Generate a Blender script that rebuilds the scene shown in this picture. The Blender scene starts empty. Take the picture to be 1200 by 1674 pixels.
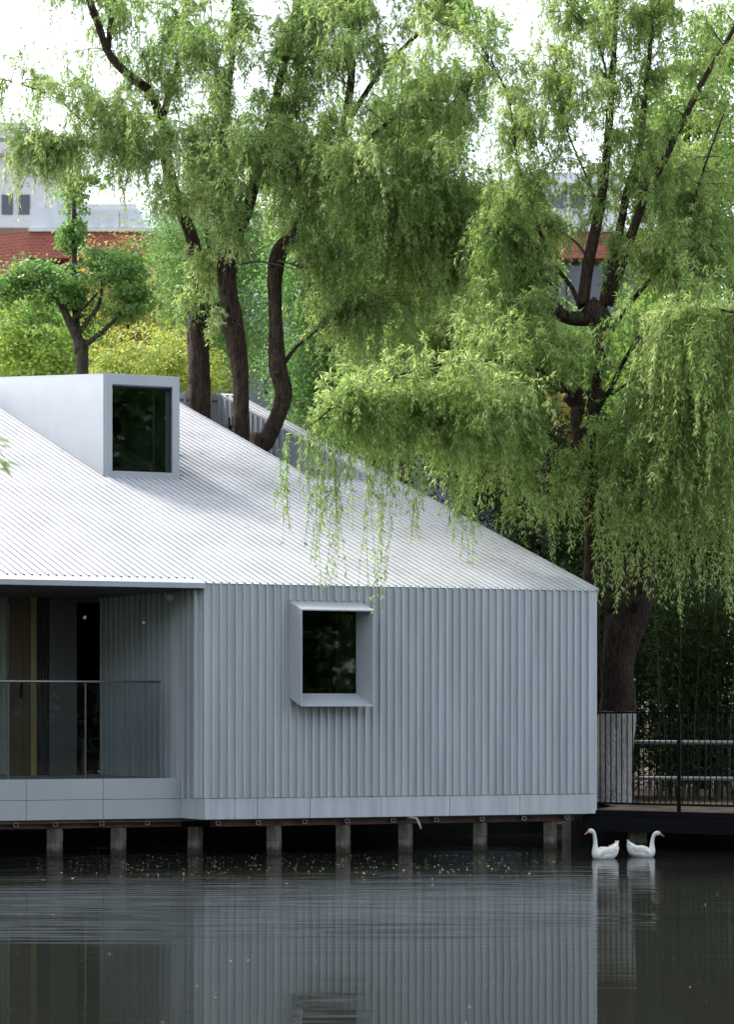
import bpy, math, random
import numpy as np
from mathutils import Vector as V
random.seed(7); rng = np.random.default_rng(7)
sc = bpy.context.scene
col = sc.collection
R_ = math.radians

# ------------------------------------------------------------------ camera
F = 2880.0; HZ = 1170.0; CAMH = 1.6          # focal length and eye level in photo pixels
cam = bpy.data.cameras.new('camera'); camo = bpy.data.objects.new('camera', cam); col.objects.link(camo)
camo.location = (0, 0, CAMH); camo.rotation_euler = (R_(90), 0, 0)
cam.sensor_fit = 'VERTICAL'; cam.sensor_height = 36; cam.sensor_width = 36
cam.lens = F / 1674 * 36; cam.shift_y = (HZ - 837) / 1674
cam.clip_start = .1; cam.clip_end = 2000
cam.dof.use_dof = True; cam.dof.focus_distance = 21.2; cam.dof.aperture_fstop = 3.2
sc.camera = camo

# ------------------------------------------------------------------ world, sun, exposure
SUN_EL = 52; SUN_DIR = V((-.85, .56, 0)).normalized()      # where the sun stands (to the left)
w = bpy.data.worlds.new('World'); sc.world = w; w.use_nodes = True
nt = w.node_tree; bg = nt.nodes['Background']
sky = nt.nodes.new('ShaderNodeTexSky'); sky.sky_type = 'NISHITA'; sky.sun_disc = False
sky.sun_elevation = R_(SUN_EL); sky.sun_rotation = math.atan2(SUN_DIR.x, SUN_DIR.y)
sky.air_density = 1.0; sky.dust_density = 2.0; sky.ozone_density = 1.0
hs = nt.nodes.new('ShaderNodeHueSaturation'); hs.inputs['Saturation'].default_value = .42
nt.links.new(sky.outputs[0], hs.inputs['Color']); nt.links.new(hs.outputs[0], bg.inputs[0])
bg.inputs[1].default_value = .15
sl = bpy.data.lights.new('sun', 'SUN'); sl.energy = 1.35; sl.angle = R_(11); sl.color = (1, .965, .9)
slo = bpy.data.objects.new('sun', sl); col.objects.link(slo)
sd = V((SUN_DIR.x * math.cos(R_(SUN_EL)), SUN_DIR.y * math.cos(R_(SUN_EL)), math.sin(R_(SUN_EL))))
slo.rotation_euler = sd.to_track_quat('Z', 'Y').to_euler()
vs = sc.view_settings; vs.view_transform = 'Standard'; vs.look = 'None'; vs.gamma = 1; vs.exposure = 1.95
sc.cycles.diffuse_bounces = 7; sc.cycles.transmission_bounces = 12; sc.cycles.max_bounces = 14; sc.cycles.transparent_max_bounces = 12

# ------------------------------------------------------------------ helpers
def P(px, py, D):
    return V(((px - 600) * D / F, D, CAMH - (py - HZ) * D / F))

def tag(o, label=None, cat=None, group=None, kind=None):
    if label: o['label'] = label
    if cat: o['category'] = cat
    if group: o['group'] = group
    if kind: o['kind'] = kind
    return o

def empty(name, loc=(0, 0, 0), rz=0):
    o = bpy.data.objects.new(name, None); col.objects.link(o)
    o.location = loc; o.rotation_euler = (0, 0, rz); o.empty_display_size = .2
    return o

class MB:
    """collects faces, builds one mesh object"""
    def __init__(s): s.v = []; s.f = []; s.mi = []; s.sm = []
    def face(s, pts, mi=0, sm=False):
        n = len(s.v); s.v += [tuple(p) for p in pts]; s.f.append(tuple(range(n, n + len(pts)))); s.mi.append(mi); s.sm.append(sm)
    def pbox(s, o, a, b, c, mi=0):
        o, a, b, c = V(o), V(a), V(b), V(c)
        if a.cross(b).dot(c) < 0: a, b = b, a
        n = len(s.v)
        s.v += [tuple(p) for p in (o, o + a, o + a + b, o + b, o + c, o + a + c, o + a + b + c, o + b + c)]
        for q in ((0, 3, 2, 1), (4, 5, 6, 7), (0, 1, 5, 4), (1, 2, 6, 5), (2, 3, 7, 6), (3, 0, 4, 7)):
            s.f.append(tuple(n + i for i in q)); s.mi.append(mi); s.sm.append(False)
    def box(s, x0, y0, z0, x1, y1, z1, mi=0):
        s.pbox((x0, y0, z0), (x1 - x0, 0, 0), (0, y1 - y0, 0), (0, 0, z1 - z0), mi)
    def tube(s, pts, rad, n=8, mi=0, rough=0, cap=True, seed=0):
        pts = [V(p) for p in pts]; base = len(s.v); m = len(pts)
        rr = random.Random(seed); up = V((.13, .2, 1)).normalized(); side = None
        ph = [rr.uniform(0, 6.28) for _ in range(6)]
        L = 0
        for i, p in enumerate(pts):
            t = (pts[min(i + 1, m - 1)] - pts[max(i - 1, 0)]).normalized()
            if i: L += (p - pts[i - 1]).length
            if side is None:
                side = t.cross(V((0, 1, 0)) if abs(t.y) < .9 else V((1, 0, 0))).normalized()
            side = (side - t * side.dot(t)).normalized(); bi = t.cross(side)
            r = rad[i]
            for k in range(n):
                a = 2 * math.pi * k / n
                q = 1 + rough * (.5 * math.sin(3 * a + ph[0] + L * 1.7) + .35 * math.sin(5 * a + ph[1] - L * 2.9) + .45 * math.sin(2 * a + ph[2] + L * 4.1) + .3 * rr.uniform(-1, 1))
                s.v.append(tuple(p + (side * math.cos(a) + bi * math.sin(a)) * r * q))
        for i in range(m - 1):
            for k in range(n):
                k2 = (k + 1) % n
                s.f.append((base + i * n + k, base + i * n + k2, base + (i + 1) * n + k2, base + (i + 1) * n + k)); s.mi.append(mi); s.sm.append(True)
        if cap:
            s.f.append(tuple(base + k for k in range(n))[::-1]); s.mi.append(mi); s.sm.append(False)
            s.f.append(tuple(base + (m - 1) * n + k for k in range(n))); s.mi.append(mi); s.sm.append(False)
    def build(s, name, mats, parent=None, bevel=0, world=False):
        me = bpy.data.meshes.new(name); me.from_pydata(s.v, [], s.f)
        if not isinstance(mats, (list, tuple)): mats = [mats]
        for m in mats: me.materials.append(m)
        me.polygons.foreach_set('material_index', s.mi); me.polygons.foreach_set('use_smooth', s.sm); me.update()
        o = bpy.data.objects.new(name, me); col.objects.link(o)
        if parent is not None:
            o.parent = parent
            root = parent
            while root.parent: root = root.parent
            if root.type == 'EMPTY' and world:      # geometry given in world space
                pass
        if bevel:
            b = o.modifiers.new('bevel', 'BEVEL'); b.width = bevel; b.segments = 2; b.limit_method = 'ANGLE'
        return o

def smooth_path(pts, sub=5):
    """Catmull-Rom through tuples (x,y,z,r)"""
    p = np.array(pts, float); out = []
    n = len(p)
    for i in range(n - 1):
        a = p[max(i - 1, 0)]; b = p[i]; c = p[i + 1]; d = p[min(i + 2, n - 1)]
        for k in range(sub):
            t = k / sub
            out.append(.5 * ((2 * b) + (-a + c) * t + (2 * a - 5 * b + 4 * c - d) * t * t + (-a + 3 * b - 3 * c + d) * t ** 3))
    out.append(p[-1]); return np.array(out)

# ------------------------------------------------------------------ materials
def newmat(name):
    m = bpy.data.materials.new(name); m.use_nodes = True
    nt = m.node_tree; b = nt.nodes['Principled BSDF']
    return m, nt, b
def node(nt, t, **kw):
    n = nt.nodes.new(t)
    for k, v in kw.items(): setattr(n, k, v)
    return n
def mat(name, c, rough=.6, metal=0, var=.15, scale=4, bump=0, bscale=40, stretch=(1, 1, 1), c2=None, lo=.35, hi=.65, spec=None, detail=6):
    m, nt, b = newmat(name)
    tc = node(nt, 'ShaderNodeTexCoord'); mp = node(nt, 'ShaderNodeMapping'); mp.inputs['Scale'].default_value = stretch
    nt.links.new(tc.outputs['Object'], mp.inputs[0])
    n = node(nt, 'ShaderNodeTexNoise'); n.inputs['Scale'].default_value = scale; n.inputs['Detail'].default_value = detail
    nt.links.new(mp.outputs[0], n.inputs[0])
    r = node(nt, 'ShaderNodeValToRGB'); r.color_ramp.elements[0].position = lo; r.color_ramp.elements[1].position = hi
    if c2 is None: c2 = tuple(x * (1 - var) for x in c); 
    r.color_ramp.elements[0].color = (*c2, 1); r.color_ramp.elements[1].color = (*c, 1)
    nt.links.new(n.outputs[0], r.inputs[0]); nt.links.new(r.outputs[0], b.inputs['Base Color'])
    b.inputs['Roughness'].default_value = rough; b.inputs['Metallic'].default_value = metal
    if spec is not None: b.inputs['Specular IOR Level'].default_value = spec
    if bump:
        n2 = node(nt, 'ShaderNodeTexNoise'); n2.inputs['Scale'].default_value = bscale; n2.inputs['Detail'].default_value = 5
        nt.links.new(mp.outputs[0], n2.inputs[0])
        bu = node(nt, 'ShaderNodeBump'); bu.inputs['Strength'].default_value = bump; bu.inputs['Distance'].default_value = .02
        nt.links.new(n2.outputs[0], bu.inputs['Height']); nt.links.new(bu.outputs[0], b.inputs['Normal'])
    return m

M = {}
M['sheet'] = mat('painted_sheet_metal', (.44, .465, .50), .42, .12, .10, 2.0, .12, 3, c2=(.39, .415, .45), lo=.3, hi=.7)
M['wallsheet'] = mat('wall_sheet_metal', (.54, .57, .605), .42, .12, .1, 5, .10, 4, stretch=(2.2, 2.2, .12), c2=(.43, .46, .495), lo=.32, hi=.66)
M['roofsheet'] = mat('roof_sheet_metal', (.50, .505, .525), .5, .05, .1, 1.7, .05, 6, c2=(.42, .425, .44), lo=.3, hi=.6)
M['rib_end'] = mat('rib_end_shade', (.03, .03, .035), .8)  # closed caps coloured dark for the shade inside hollow rib ends
M['shade_tone'] = mat('shade_toned_soffit', (.10, .105, .11), .7)  # soffit colour darkened to carry the porch shade
M['deck_paving'] = mat('grey_deck_boards', (.26, .26, .26), .7, 0, .2, 6)
M['inner_grey'] = mat('interior_grey_panel', (.09, .092, .098), .7, 0, .1)  # grey kept dark to carry the shade inside the porch
M['inner_black'] = mat('unlit_room', (.006, .006, .007), .9)  # near-black colour stands in for the darkness of the rooms
M['wood_brown'] = mat('brown_door_wood', (.085, .055, .032), .5, 0, .3, 3, stretch=(6, 6, .6))
M['wood_yellow'] = mat('yellow_pine', (.30, .225, .09), .5, 0, .3, 3, stretch=(6, 6, .6))
M['curtain'] = mat('grey_curtain', (.34, .35, .32), .9)
M['concrete'] = mat('pile_concrete', (.17, .155, .13), .85, 0, .4, 7, .8, 25, c2=(.06, .052, .04), lo=.3, hi=.6, stretch=(1, 1, .5))
def wet_foot(m, z0, z1, c):
    nt = m.node_tree; b = nt.nodes['Principled BSDF']; src = b.inputs['Base Color'].links[0].from_socket
    tc = node(nt, 'ShaderNodeTexCoord'); sp = node(nt, 'ShaderNodeSeparateXYZ'); nt.links.new(tc.outputs['Object'], sp.inputs[0])
    nz = node(nt, 'ShaderNodeTexNoise'); nz.inputs['Scale'].default_value = 14; nt.links.new(tc.outputs['Object'], nz.inputs[0])
    ad = node(nt, 'ShaderNodeMath', operation='MULTIPLY_ADD'); ad.inputs[1].default_value = .09; nt.links.new(nz.outputs[0], ad.inputs[0]); nt.links.new(sp.outputs[2], ad.inputs[2])
    mr = node(nt, 'ShaderNodeMapRange'); mr.inputs[1].default_value = z0; mr.inputs[2].default_value = z1; nt.links.new(ad.outputs[0], mr.inputs[0])
    mx = node(nt, 'ShaderNodeMix', data_type='RGBA'); nt.links.new(mr.outputs[0], mx.inputs[0]); mx.inputs[6].default_value = (*c, 1); nt.links.new(src, mx.inputs[7]); nt.links.new(mx.outputs[2], b.inputs['Base Color'])
wet_foot(M['concrete'], .10, .14, (.035, .035, .022))
M['rust'] = mat('rust_brown_steel', (.11, .055, .04), .8, 0, .5, 6, .3, 30)
M['timber'] = mat('grey_timber', (.13, .11, .085), .85, 0, .5, 5, .3, 30, stretch=(1, 1, 8))
M['galv'] = mat('galvanised_steel', (.32, .33, .34), .45, .5, .2, 9)
M['frame_dark'] = mat('dark_window_frame', (.03, .035, .045), .4, .2)
M['black_steel'] = mat('black_painted_steel', (.006, .006, .007), .65, .0, .3, 20, .1, 30, spec=.06)
M['black_beam'] = mat('black_steel_beam', (.006, .0065, .009), .65, 0, .5, 5, .2, 20, c2=(.007, .008, .011), lo=.25, hi=.5, spec=.06)
M['stainless'] = mat('stainless_rail', (.20, .21, .21), .35, .8, .1)
M['goose_white'] = mat('white_feathers', (.70, .70, .67), .8, 0, .1, 25, .4, 60)
M['orange'] = mat('orange_beak', (.38, .10, .035), .5)
M['eye'] = mat('black_eye', (.01, .01, .01), .2)
M['petal'] = mat('yellow_petals', (.42, .40, .27), .7)
M['fluff'] = mat('willow_down', (.75, .75, .72), .9)
M['pipe'] = mat('grey_pipe', (.22, .23, .25), .45, .2, .2, 12)
M['brick'] = None

def bark(name, c, c2, white_z=None):
    m, nt, b = newmat(name)
    tc = node(nt, 'ShaderNodeTexCoord'); mp = node(nt, 'ShaderNodeMapping'); mp.inputs['Scale'].default_value = (1, 1, .22)
    nt.links.new(tc.outputs['Object'], mp.inputs[0])
    nz = node(nt, 'ShaderNodeTexNoise'); nz.inputs['Scale'].default_value = 26; nz.inputs['Detail'].default_value = 7; nz.inputs['Roughness'].default_value = .7; nz.inputs['Distortion'].default_value = .6
    nt.links.new(mp.outputs[0], nz.inputs[0])
    vo = node(nt, 'ShaderNodeTexVoronoi'); vo.feature = 'DISTANCE_TO_EDGE'; vo.inputs['Scale'].default_value = 30
    nt.links.new(mp.outputs[0], vo.inputs[0])
    r = node(nt, 'ShaderNodeValToRGB'); r.color_ramp.elements[0].position = .35; r.color_ramp.elements[1].position = .68
    r.color_ramp.elements[0].color = (*c2, 1); r.color_ramp.elements[1].color = (*c, 1)
    nt.links.new(nz.outputs[0], r.inputs[0])
    out = r.outputs[0]
    if white_z is not None:
        sp = node(nt, 'ShaderNodeSeparateXYZ'); nt.links.new(tc.outputs['Object'], sp.inputs[0])
        mm = node(nt, 'ShaderNodeMath', operation='MULTIPLY_ADD'); mm.inputs[1].default_value = .12; nt.links.new(nz.outputs[0], mm.inputs[0]); nt.links.new(sp.outputs[2], mm.inputs[2])
        lt = node(nt, 'ShaderNodeMath', operation='LESS_THAN'); lt.inputs[1].default_value = white_z; nt.links.new(mm.outputs[0], lt.inputs[0])
        r2 = node(nt, 'ShaderNodeValToRGB'); r2.color_ramp.elements[0].position = .30; r2.color_ramp.elements[1].position = .45
        r2.color_ramp.elements[0].color = (.16, .145, .125, 1); r2.color_ramp.elements[1].color = (.42, .41, .385, 1)
        nt.links.new(nz.outputs[0], r2.inputs[0])
        mx = node(nt, 'ShaderNodeMix', data_type='RGBA'); nt.links.new(lt.outputs[0], mx.inputs[0]); nt.links.new(out, mx.inputs[6]); nt.links.new(r2.outputs[0], mx.inputs[7])
        out = mx.outputs[2]
    nt.links.new(out, b.inputs['Base Color']); b.inputs['Roughness'].default_value = .9; b.inputs['Specular IOR Level'].default_value = .2
    ad = node(nt, 'ShaderNodeMath', operation='ADD'); nt.links.new(nz.outputs[0], ad.inputs[0]); nt.links.new(vo.outputs[0], ad.inputs[1])
    bu = node(nt, 'ShaderNodeBump'); bu.inputs['Strength'].default_value = 1; bu.inputs['Distance'].default_value = .07
    nt.links.new(ad.outputs[0], bu.inputs['Height']); nt.links.new(bu.outputs[0], b.inputs['Normal'])
    return m
M['bark'] = bark('dark_willow_bark', (.125, .082, .058), (.018, .012, .009))
M['bark_white'] = bark('willow_bark_limewashed_foot', (.075, .052, .04), (.012, .008, .007), white_z=1.71)  # limewashed foot; bark colour darkened for the gloom around this trunk
M['bark_grey'] = bark('grey_brown_bark', (.13, .11, .085), (.04, .032, .025))
M['twig'] = mat('olive_twig', (.13, .12, .05), .7)
M['twig_dark'] = mat('dark_branch_bark', (.07, .055, .035), .8)

def leafmat(name, dark, light, trans=.35, gloss=.5, spec=.3):
    m, nt, b = newmat(name)
    at = node(nt, 'ShaderNodeAttribute'); at.attribute_name = 'tint'
    r = node(nt, 'ShaderNodeValToRGB'); r.color_ramp.elements[0].color = (*dark, 1); r.color_ramp.elements[1].color = (*light, 1)
    r.color_ramp.elements[1].position = .82
    pe = r.color_ramp.elements.new(1.0); pe.color = (min(1, light[0] * 1.25 + .06), min(1, light[1] * 1.12 + .06), light[2] * 1.3 + .08, 1)
    nt.links.new(at.outputs['Fac'], r.inputs[0])
    nt.links.new(r.outputs[0], b.inputs['Base Color'])
    b.inputs['Roughness'].default_value = gloss; b.inputs['Specular IOR Level'].default_value = spec
    tr = node(nt, 'ShaderNodeBsdfTranslucent')
    hs = node(nt, 'ShaderNodeHueSaturation'); hs.inputs['Hue'].default_value = .485; hs.inputs['Saturation'].default_value = 1.1; hs.inputs['Value'].default_value = 1.25
    nt.links.new(r.outputs[0], hs.inputs['Color']); nt.links.new(hs.outputs[0], tr.inputs[0])
    mx = node(nt, 'ShaderNodeMixShader'); mx.inputs[0].default_value = trans
    nt.links.new(b.outputs[0], mx.inputs[1]); nt.links.new(tr.outputs[0], mx.inputs[2])
    nt.links.new(mx.outputs[0], nt.nodes['Material Output'].inputs[0])
    return m
M['willow'] = leafmat('willow_leaves', (.10, .215, .065), (.345, .475, .16), .57)
M['willow2'] = leafmat('bright_willow_leaves', (.10, .22, .06), (.345, .48, .15), .57)
M['green'] = leafmat('green_leaves', (.06, .15, .05), (.24, .40, .11), .45)
M['deep'] = leafmat('shade_dark_leaves', (.008, .018, .006), (.04, .07, .018), .2, .6, .06)  # shade under the willows put into a near-black leaf colour
M['bluegreen'] = leafmat('blue_green_leaves', (.06, .15, .05), (.22, .40, .11), .45)
M['ginkgo'] = leafmat('ginkgo_leaves', (.05, .13, .04), (.20, .36, .09), .42)
M['yellow'] = leafmat('yellow_green_leaves', (.17, .26, .05), (.46, .53, .13), .4)
M['orange_leaf'] = leafmat('russet_leaves', (.17, .15, .04), (.42, .34, .10), .4)
M['lime'] = leafmat('lime_leaves', (.10, .22, .05), (.36, .50, .11), .45)

def glass(name, tint=(.75, .8, .78), refl=1.0, ior=1.5):
    m = bpy.data.materials.new(name); m.use_nodes = True; nt = m.node_tree; nt.nodes.clear()
    o = node(nt, 'ShaderNodeOutputMaterial'); mx = node(nt, 'ShaderNodeMixShader'); t = node(nt, 'ShaderNodeBsdfTransparent'); g = node(nt, 'ShaderNodeBsdfGlossy')
    t.inputs[0].default_value = (*tint, 1); g.inputs['Roughness'].default_value = .02
    fr = node(nt, 'ShaderNodeFresnel'); fr.inputs[0].default_value = ior
    mu = node(nt, 'ShaderNodeMath', operation='MULTIPLY'); mu.inputs[1].default_value = refl
    nt.links.new(fr.outputs[0], mu.inputs[0]); nt.links.new(mu.outputs[0], mx.inputs[0])
    nt.links.new(t.outputs[0], mx.inputs[1]); nt.links.new(g.outputs[0], mx.inputs[2]); nt.links.new(mx.outputs[0], o.inputs[0])
    return m
M['glass'] = glass('window_glass', (.5, .54, .52), 1.0)
M['clear'] = glass('balustrade_glass', (.86, .89, .88), .3)
M['terrace'] = bpy.data.materials.new('pale_terrace_glass'); M['terrace'].use_nodes = True
_n = M['terrace'].node_tree; _b = _n.nodes['Principled BSDF']; _b.inputs['Base Color'].default_value = (.5, .55, .57, 1); _b.inputs['Roughness'].default_value = .2; _b.inputs['Alpha'].default_value = .6
M['farglass'] = mat('far_window_glass', (.04, .05, .07), .15)

def brickmat():
    m, nt, b = newmat('red_brick')
    tc = node(nt, 'ShaderNodeTexCoord'); mp = node(nt, 'ShaderNodeMapping'); mp.inputs['Rotation'].default_value = (R_(90), 0, 0)
    nt.links.new(tc.outputs['Object'], mp.inputs[0])
    br = node(nt, 'ShaderNodeTexBrick'); br.inputs['Scale'].default_value = 2.0
    br.inputs['Color1'].default_value = (.27, .07, .048, 1); br.inputs['Color2'].default_value = (.20, .055, .038, 1); br.inputs['Mortar'].default_value = (.3, .2, .16, 1)
    br.inputs['Mortar Size'].default_value = .012
    nt.links.new(mp.outputs[0], br.inputs[0]); nt.links.new(br.outputs[0], b.inputs['Base Color']); b.inputs['Roughness'].default_value = .9
    return m
M['brick'] = brickmat()
M['pale_wall'] = mat('pale_render', (.50, .51, .52), .8, 0, .1)

def watermat():
    m, nt, b = newmat('pond_water')
    b.inputs['Base Color'].default_value = (.0125, .0140, .0105, 1); b.inputs['Roughness'].default_value = .025; b.inputs['IOR'].default_value = 1.36
    tc = node(nt, 'ShaderNodeTexCoord')
    def nz(scale, st, det=3, dist=0):
        mp = node(nt, 'ShaderNodeMapping'); mp.inputs['Scale'].default_value = st; mp.inputs['Rotation'].default_value = (0, 0, R_(4)); nt.links.new(tc.outputs['Object'], mp.inputs[0])
        n = node(nt, 'ShaderNodeTexNoise'); n.inputs['Scale'].default_value = scale; n.inputs['Detail'].default_value = det; n.inputs['Distortion'].default_value = dist
        nt.links.new(mp.outputs[0], n.inputs[0]); return n.outputs[0]
    fine = nz(1.0, (.45, 11.0, 1), 2.5, .2); mid = nz(1.0, (.35, 3.0, 1), 2); 
    patch = nz(1.0, (.10, .28, 1), 2)
    # rings of small waves spreading from the two geese: their strength fades with distance
    rp = node(nt, 'ShaderNodeValToRGB'); rp.color_ramp.elements[0].position = .46; rp.color_ramp.elements[1].position = .66
    nt.links.new(patch, rp.inputs[0])
    sp = node(nt, 'ShaderNodeSeparateXYZ'); nt.links.new(tc.outputs['Object'], sp.inputs[0])
    mr = node(nt, 'ShaderNodeMapRange'); mr.inputs[1].default_value = 12.2; mr.inputs[2].default_value = 15.5; nt.links.new(sp.outputs[1], mr.inputs[0])
    a = node(nt, 'ShaderNodeMath', operation='MULTIPLY_ADD'); a.inputs[1].default_value = .5; nt.links.new(mr.outputs[0], a.inputs[0]); 
    c = node(nt, 'ShaderNodeMath', operation='MULTIPLY'); c.inputs[1].default_value = 1.0; nt.links.new(rp.outputs[0], c.inputs[0]); nt.links.new(c.outputs[0], a.inputs[2])
    a2 = node(nt, 'ShaderNodeMath', operation='ADD'); a2.inputs[1].default_value = .12; nt.links.new(a.outputs[0], a2.inputs[0])
    f = node(nt, 'ShaderNodeMath', operation='MULTIPLY'); nt.links.new(fine, f.inputs[0]); nt.links.new(a2.outputs[0], f.inputs[1])
    md = node(nt, 'ShaderNodeMath', operation='MULTIPLY'); md.inputs[1].default_value = .35; nt.links.new(mid, md.inputs[0])
    h = node(nt, 'ShaderNodeMath', operation='ADD'); nt.links.new(f.outputs[0], h.inputs[0]); nt.links.new(md.outputs[0], h.inputs[1])
    bu = node(nt, 'ShaderNodeBump'); bu.inputs['Strength'].default_value = 1; bu.inputs['Distance'].default_value = .0075
    nt.links.new(h.outputs[0], bu.inputs['Height']); nt.links.new(bu.outputs[0], b.inputs['Normal'])
    return m
M['water'] = watermat()
M['soil'] = mat('soil_and_litter', (.16, .11, .06), .95, 0, .5, 3, .8, 25, c2=(.06, .045, .03))
M['grass_soil'] = mat('grassy_ground', (.07, .09, .03), .95, 0, .5, 2, .8, 25, c2=(.06, .045, .03))
M['bank'] = mat('underfloor_shade_tone', (.022, .02, .018), .95, 0, .4, 6, .8, 20)  # near-black colour stands in for shade in the void under the floor

# ------------------------------------------------------------------ the setting
def setting(name, mb, m):
    o = mb.build(name, m); o['kind'] = 'structure'; return o
ZG = .44
b = MB(); b.face([(-120, -3, 0), (120, -3, 0), (120, 24.6, 0), (-120, 24.6, 0)]); setting('water', b, M['water'])
b = MB()
b.face([(-400, 24.2, ZG), (2.6, 24.2, ZG), (2.6, 900, ZG), (-400, 900, ZG)]); b.face([(2.6, 22.4, ZG), (400, 22.4, ZG), (400, 900, ZG), (2.6, 900, ZG)])
b.face([(-400, 24.2, -.6), (2.6, 24.2, -.6), (2.6, 24.2, ZG), (-400, 24.2, ZG)], 1); b.face([(2.6, 22.4, -.6), (400, 22.4, -.6), (400, 22.4, ZG), (2.6, 22.4, ZG)], 1)
b.face([(2.6, 24.2, -.6), (2.6, 22.4, -.6), (2.6, 22.4, ZG), (2.6, 24.2, ZG)], 1)
setting('ground', b, [M['soil'], M['bank']])
b = MB(); b.box(-120, -3, -.5, -11.5, 24.1, .3); setting('left_bank', b, M['grass_soil'])  # unseen ground added to carry the light-dimming trees on the left
b = MB(); b.face([(-400, -400, .2), (400, -400, .2), (400, -2, .2), (-400, -2, .2)]); b.face([(-400, -2, .2), (400, -2, .2), (400, -1.4, -.2), (-400, -1.4, -.2)])
setting('near_bank', b, M['grass_soil'])

# ------------------------------------------------------------------ pavilion geometry frame
O = P(333, 952, 20.0); CR = P(976, 965, 21.26)
E = V((CR.x - O.x, CR.y - O.y, 0)); SR = E.length; E.normalize()
N = V((E.y, -E.x, 0))                       # outward normal of the front wall
RV = V((-.85, 1, .60)); RH = V((-.85, 1, 0))
RN = E.cross(RV).normalized()               # roof normal
ZE = O.z
def S(s, t, up=0): return O + E * s + RV * t + RN * up
def hit(px, py):
    d = np.array([(px - 600) / F, 1, (HZ - py) / F])
    A = np.array([[E.x, RV.x, -d[0]], [E.y, RV.y, -d[1]], [E.z, RV.z, -d[2]]])
    r = np.linalg.solve(A, -np.array([O.x, O.y, O.z - CAMH])); return r[0], r[1]
sP1, tP1 = hit(510, 781); sP2, tP2 = hit(612, 789); sT, tT = hit(380, 648)
sA = .5 * (hit(292, 664)[0] + sP1); sC = .5 * (sP2 + hit(405, 668)[0]); tB = .5 * (tP1 + tP2); T = tT
SL = -7.0
print('roof', sA, sC, tB, T, 'SR', SR, 'ridge depth', S(sA, T))
Z = V((0, 0, 1))
pav = empty('lakeside_pavilion')
tag(pav, 'silver grey pavilion of ribbed sheet metal standing on piles over the pond', 'pavilion')

def ribbed(mb, org, ev, tv, up, s0, s1, t0, t1, per, rw, rh, mi=0, endmi=0, caps=(True, True)):
    """pans and raised ribs: across ev, running along tv"""
    n0 = math.ceil(s0 / per - 1e-6); n1 = math.floor(s1 / per + 1e-6)
    def pt(s, t, h): return org + ev * s + tv * t + up * h
    cur = s0
    for i in range(n0, n1 + 1):
        a = max(i * per, s0); 
        if a + rw > s1: break
        mb.face([pt(cur, t0, 0), pt(a, t0, 0), pt(a, t1, 0), pt(cur, t1, 0)], mi)
        e = rw * .12
        mb.face([pt(a, t0, 0), pt(a + e, t0, rh), pt(a + e, t1, rh), pt(a, t1, 0)], mi)
        mb.face([pt(a + e, t0, rh), pt(a + rw - e, t0, rh), pt(a + rw - e, t1, rh), pt(a + e, t1, rh)], mi)
        mb.face([pt(a + rw - e, t0, rh), pt(a + rw, t0, 0), pt(a + rw, t1, 0), pt(a + rw - e, t1, rh)], mi)
        if caps[0]: mb.face([pt(a, t0, 0), pt(a + rw, t0, 0), pt(a + rw - e, t0, rh), pt(a + e, t0, rh)], endmi)
        if caps[1]: mb.face([pt(a, t1, 0), pt(a + e, t1, rh), pt(a + rw - e, t1, rh), pt(a + rw, t1, 0)], endmi)
        cur = a + rw
    mb.face([pt(cur, t0, 0), pt(s1, t0, 0), pt(s1, t1, 0), pt(cur, t1, 0)], mi)

PER = .09
b = MB()
ribbed(b, O, E, RV, RN, 0, SR, -.015, tB, PER, .024, .022)
ribbed(b, O, E, RV, RN, SL, 0, .07, tB, PER, .024, .022, endmi=1)
ribbed(b, O, E, RV, RN, SL, sA, tB, T, PER, .024, .022, caps=(False, True))
ribbed(b, O, E, RV, RN, sC, SR, tB, T, PER, .024, .022, caps=(False, True))
BV = V((-.85, 1, -.6)); BN = E.cross(BV).normalized(); OR_ = O + RV * T
ribbed(b, OR_, E, BV, BN, SL, SR, 0, 3.2, PER, .024, .022, caps=(False, True))
roof = b.build('roof', [M['roofsheet'], M['rib_end']], pav)
b = MB()    # roof deck under the sheet
th = -RN * .10
for s0, s1, t0, t1 in ((SL, 0, .02, tB), (0, SR - .01, .05, tB), (SL, sA, tB + .001, T), (sC, SR - .01, tB + .001, T)):
    b.pbox(S(s0, t0, -.006), E * (s1 - s0), RV * (t1 - t0), th)
b.pbox(OR_ - BN * .006 + E * SL + BV * .01, E * (SR - .01 - SL), BV * 3.15, -BN * .1)
b.build('roof_deck', M['shade_tone'], roof)
b = MB()    # eave lip over the porch, verge trim, ridge cap
b.pbox(S(SL, -.03, .004), E * (-SL), RV * .10, RN * .004)
b.pbox(S(SL, -.03, .004), E * (-SL), -Z * .055, N * -.006)
for k in range(-6, 0):
    b.pbox(S(k * 1.13 - .1, -.03, .004) + N * .002, E * .004, -Z * .053, N * .002)
b.build('eave_trim', M['sheet'], roof)
b = MB()
b.pbox(S(SR + .002, -.015, .03), E * .012, RV * T, -RN * .13)
b.pbox(S(SL, T - .04, .028), E * (sA - SL - .01), RV * .05, RN * .006); b.pbox(S(sC + .01, T - .04, .028), E * (SR - sC), RV * .05, RN * .006)
b.pbox(S(sC - .012, tB, .03), E * .010, RV * (T - tB), -RN * .06); b.pbox(S(sA + .002, tB, .027), E * .010, RV * (T - tB), -RN * .06)
b.pbox(S(sA, tB - .0, .03) , E * (sC - sA), RV * .012, -RN * .06)
b.build('verge_trim', M['roofsheet'], roof)

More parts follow.
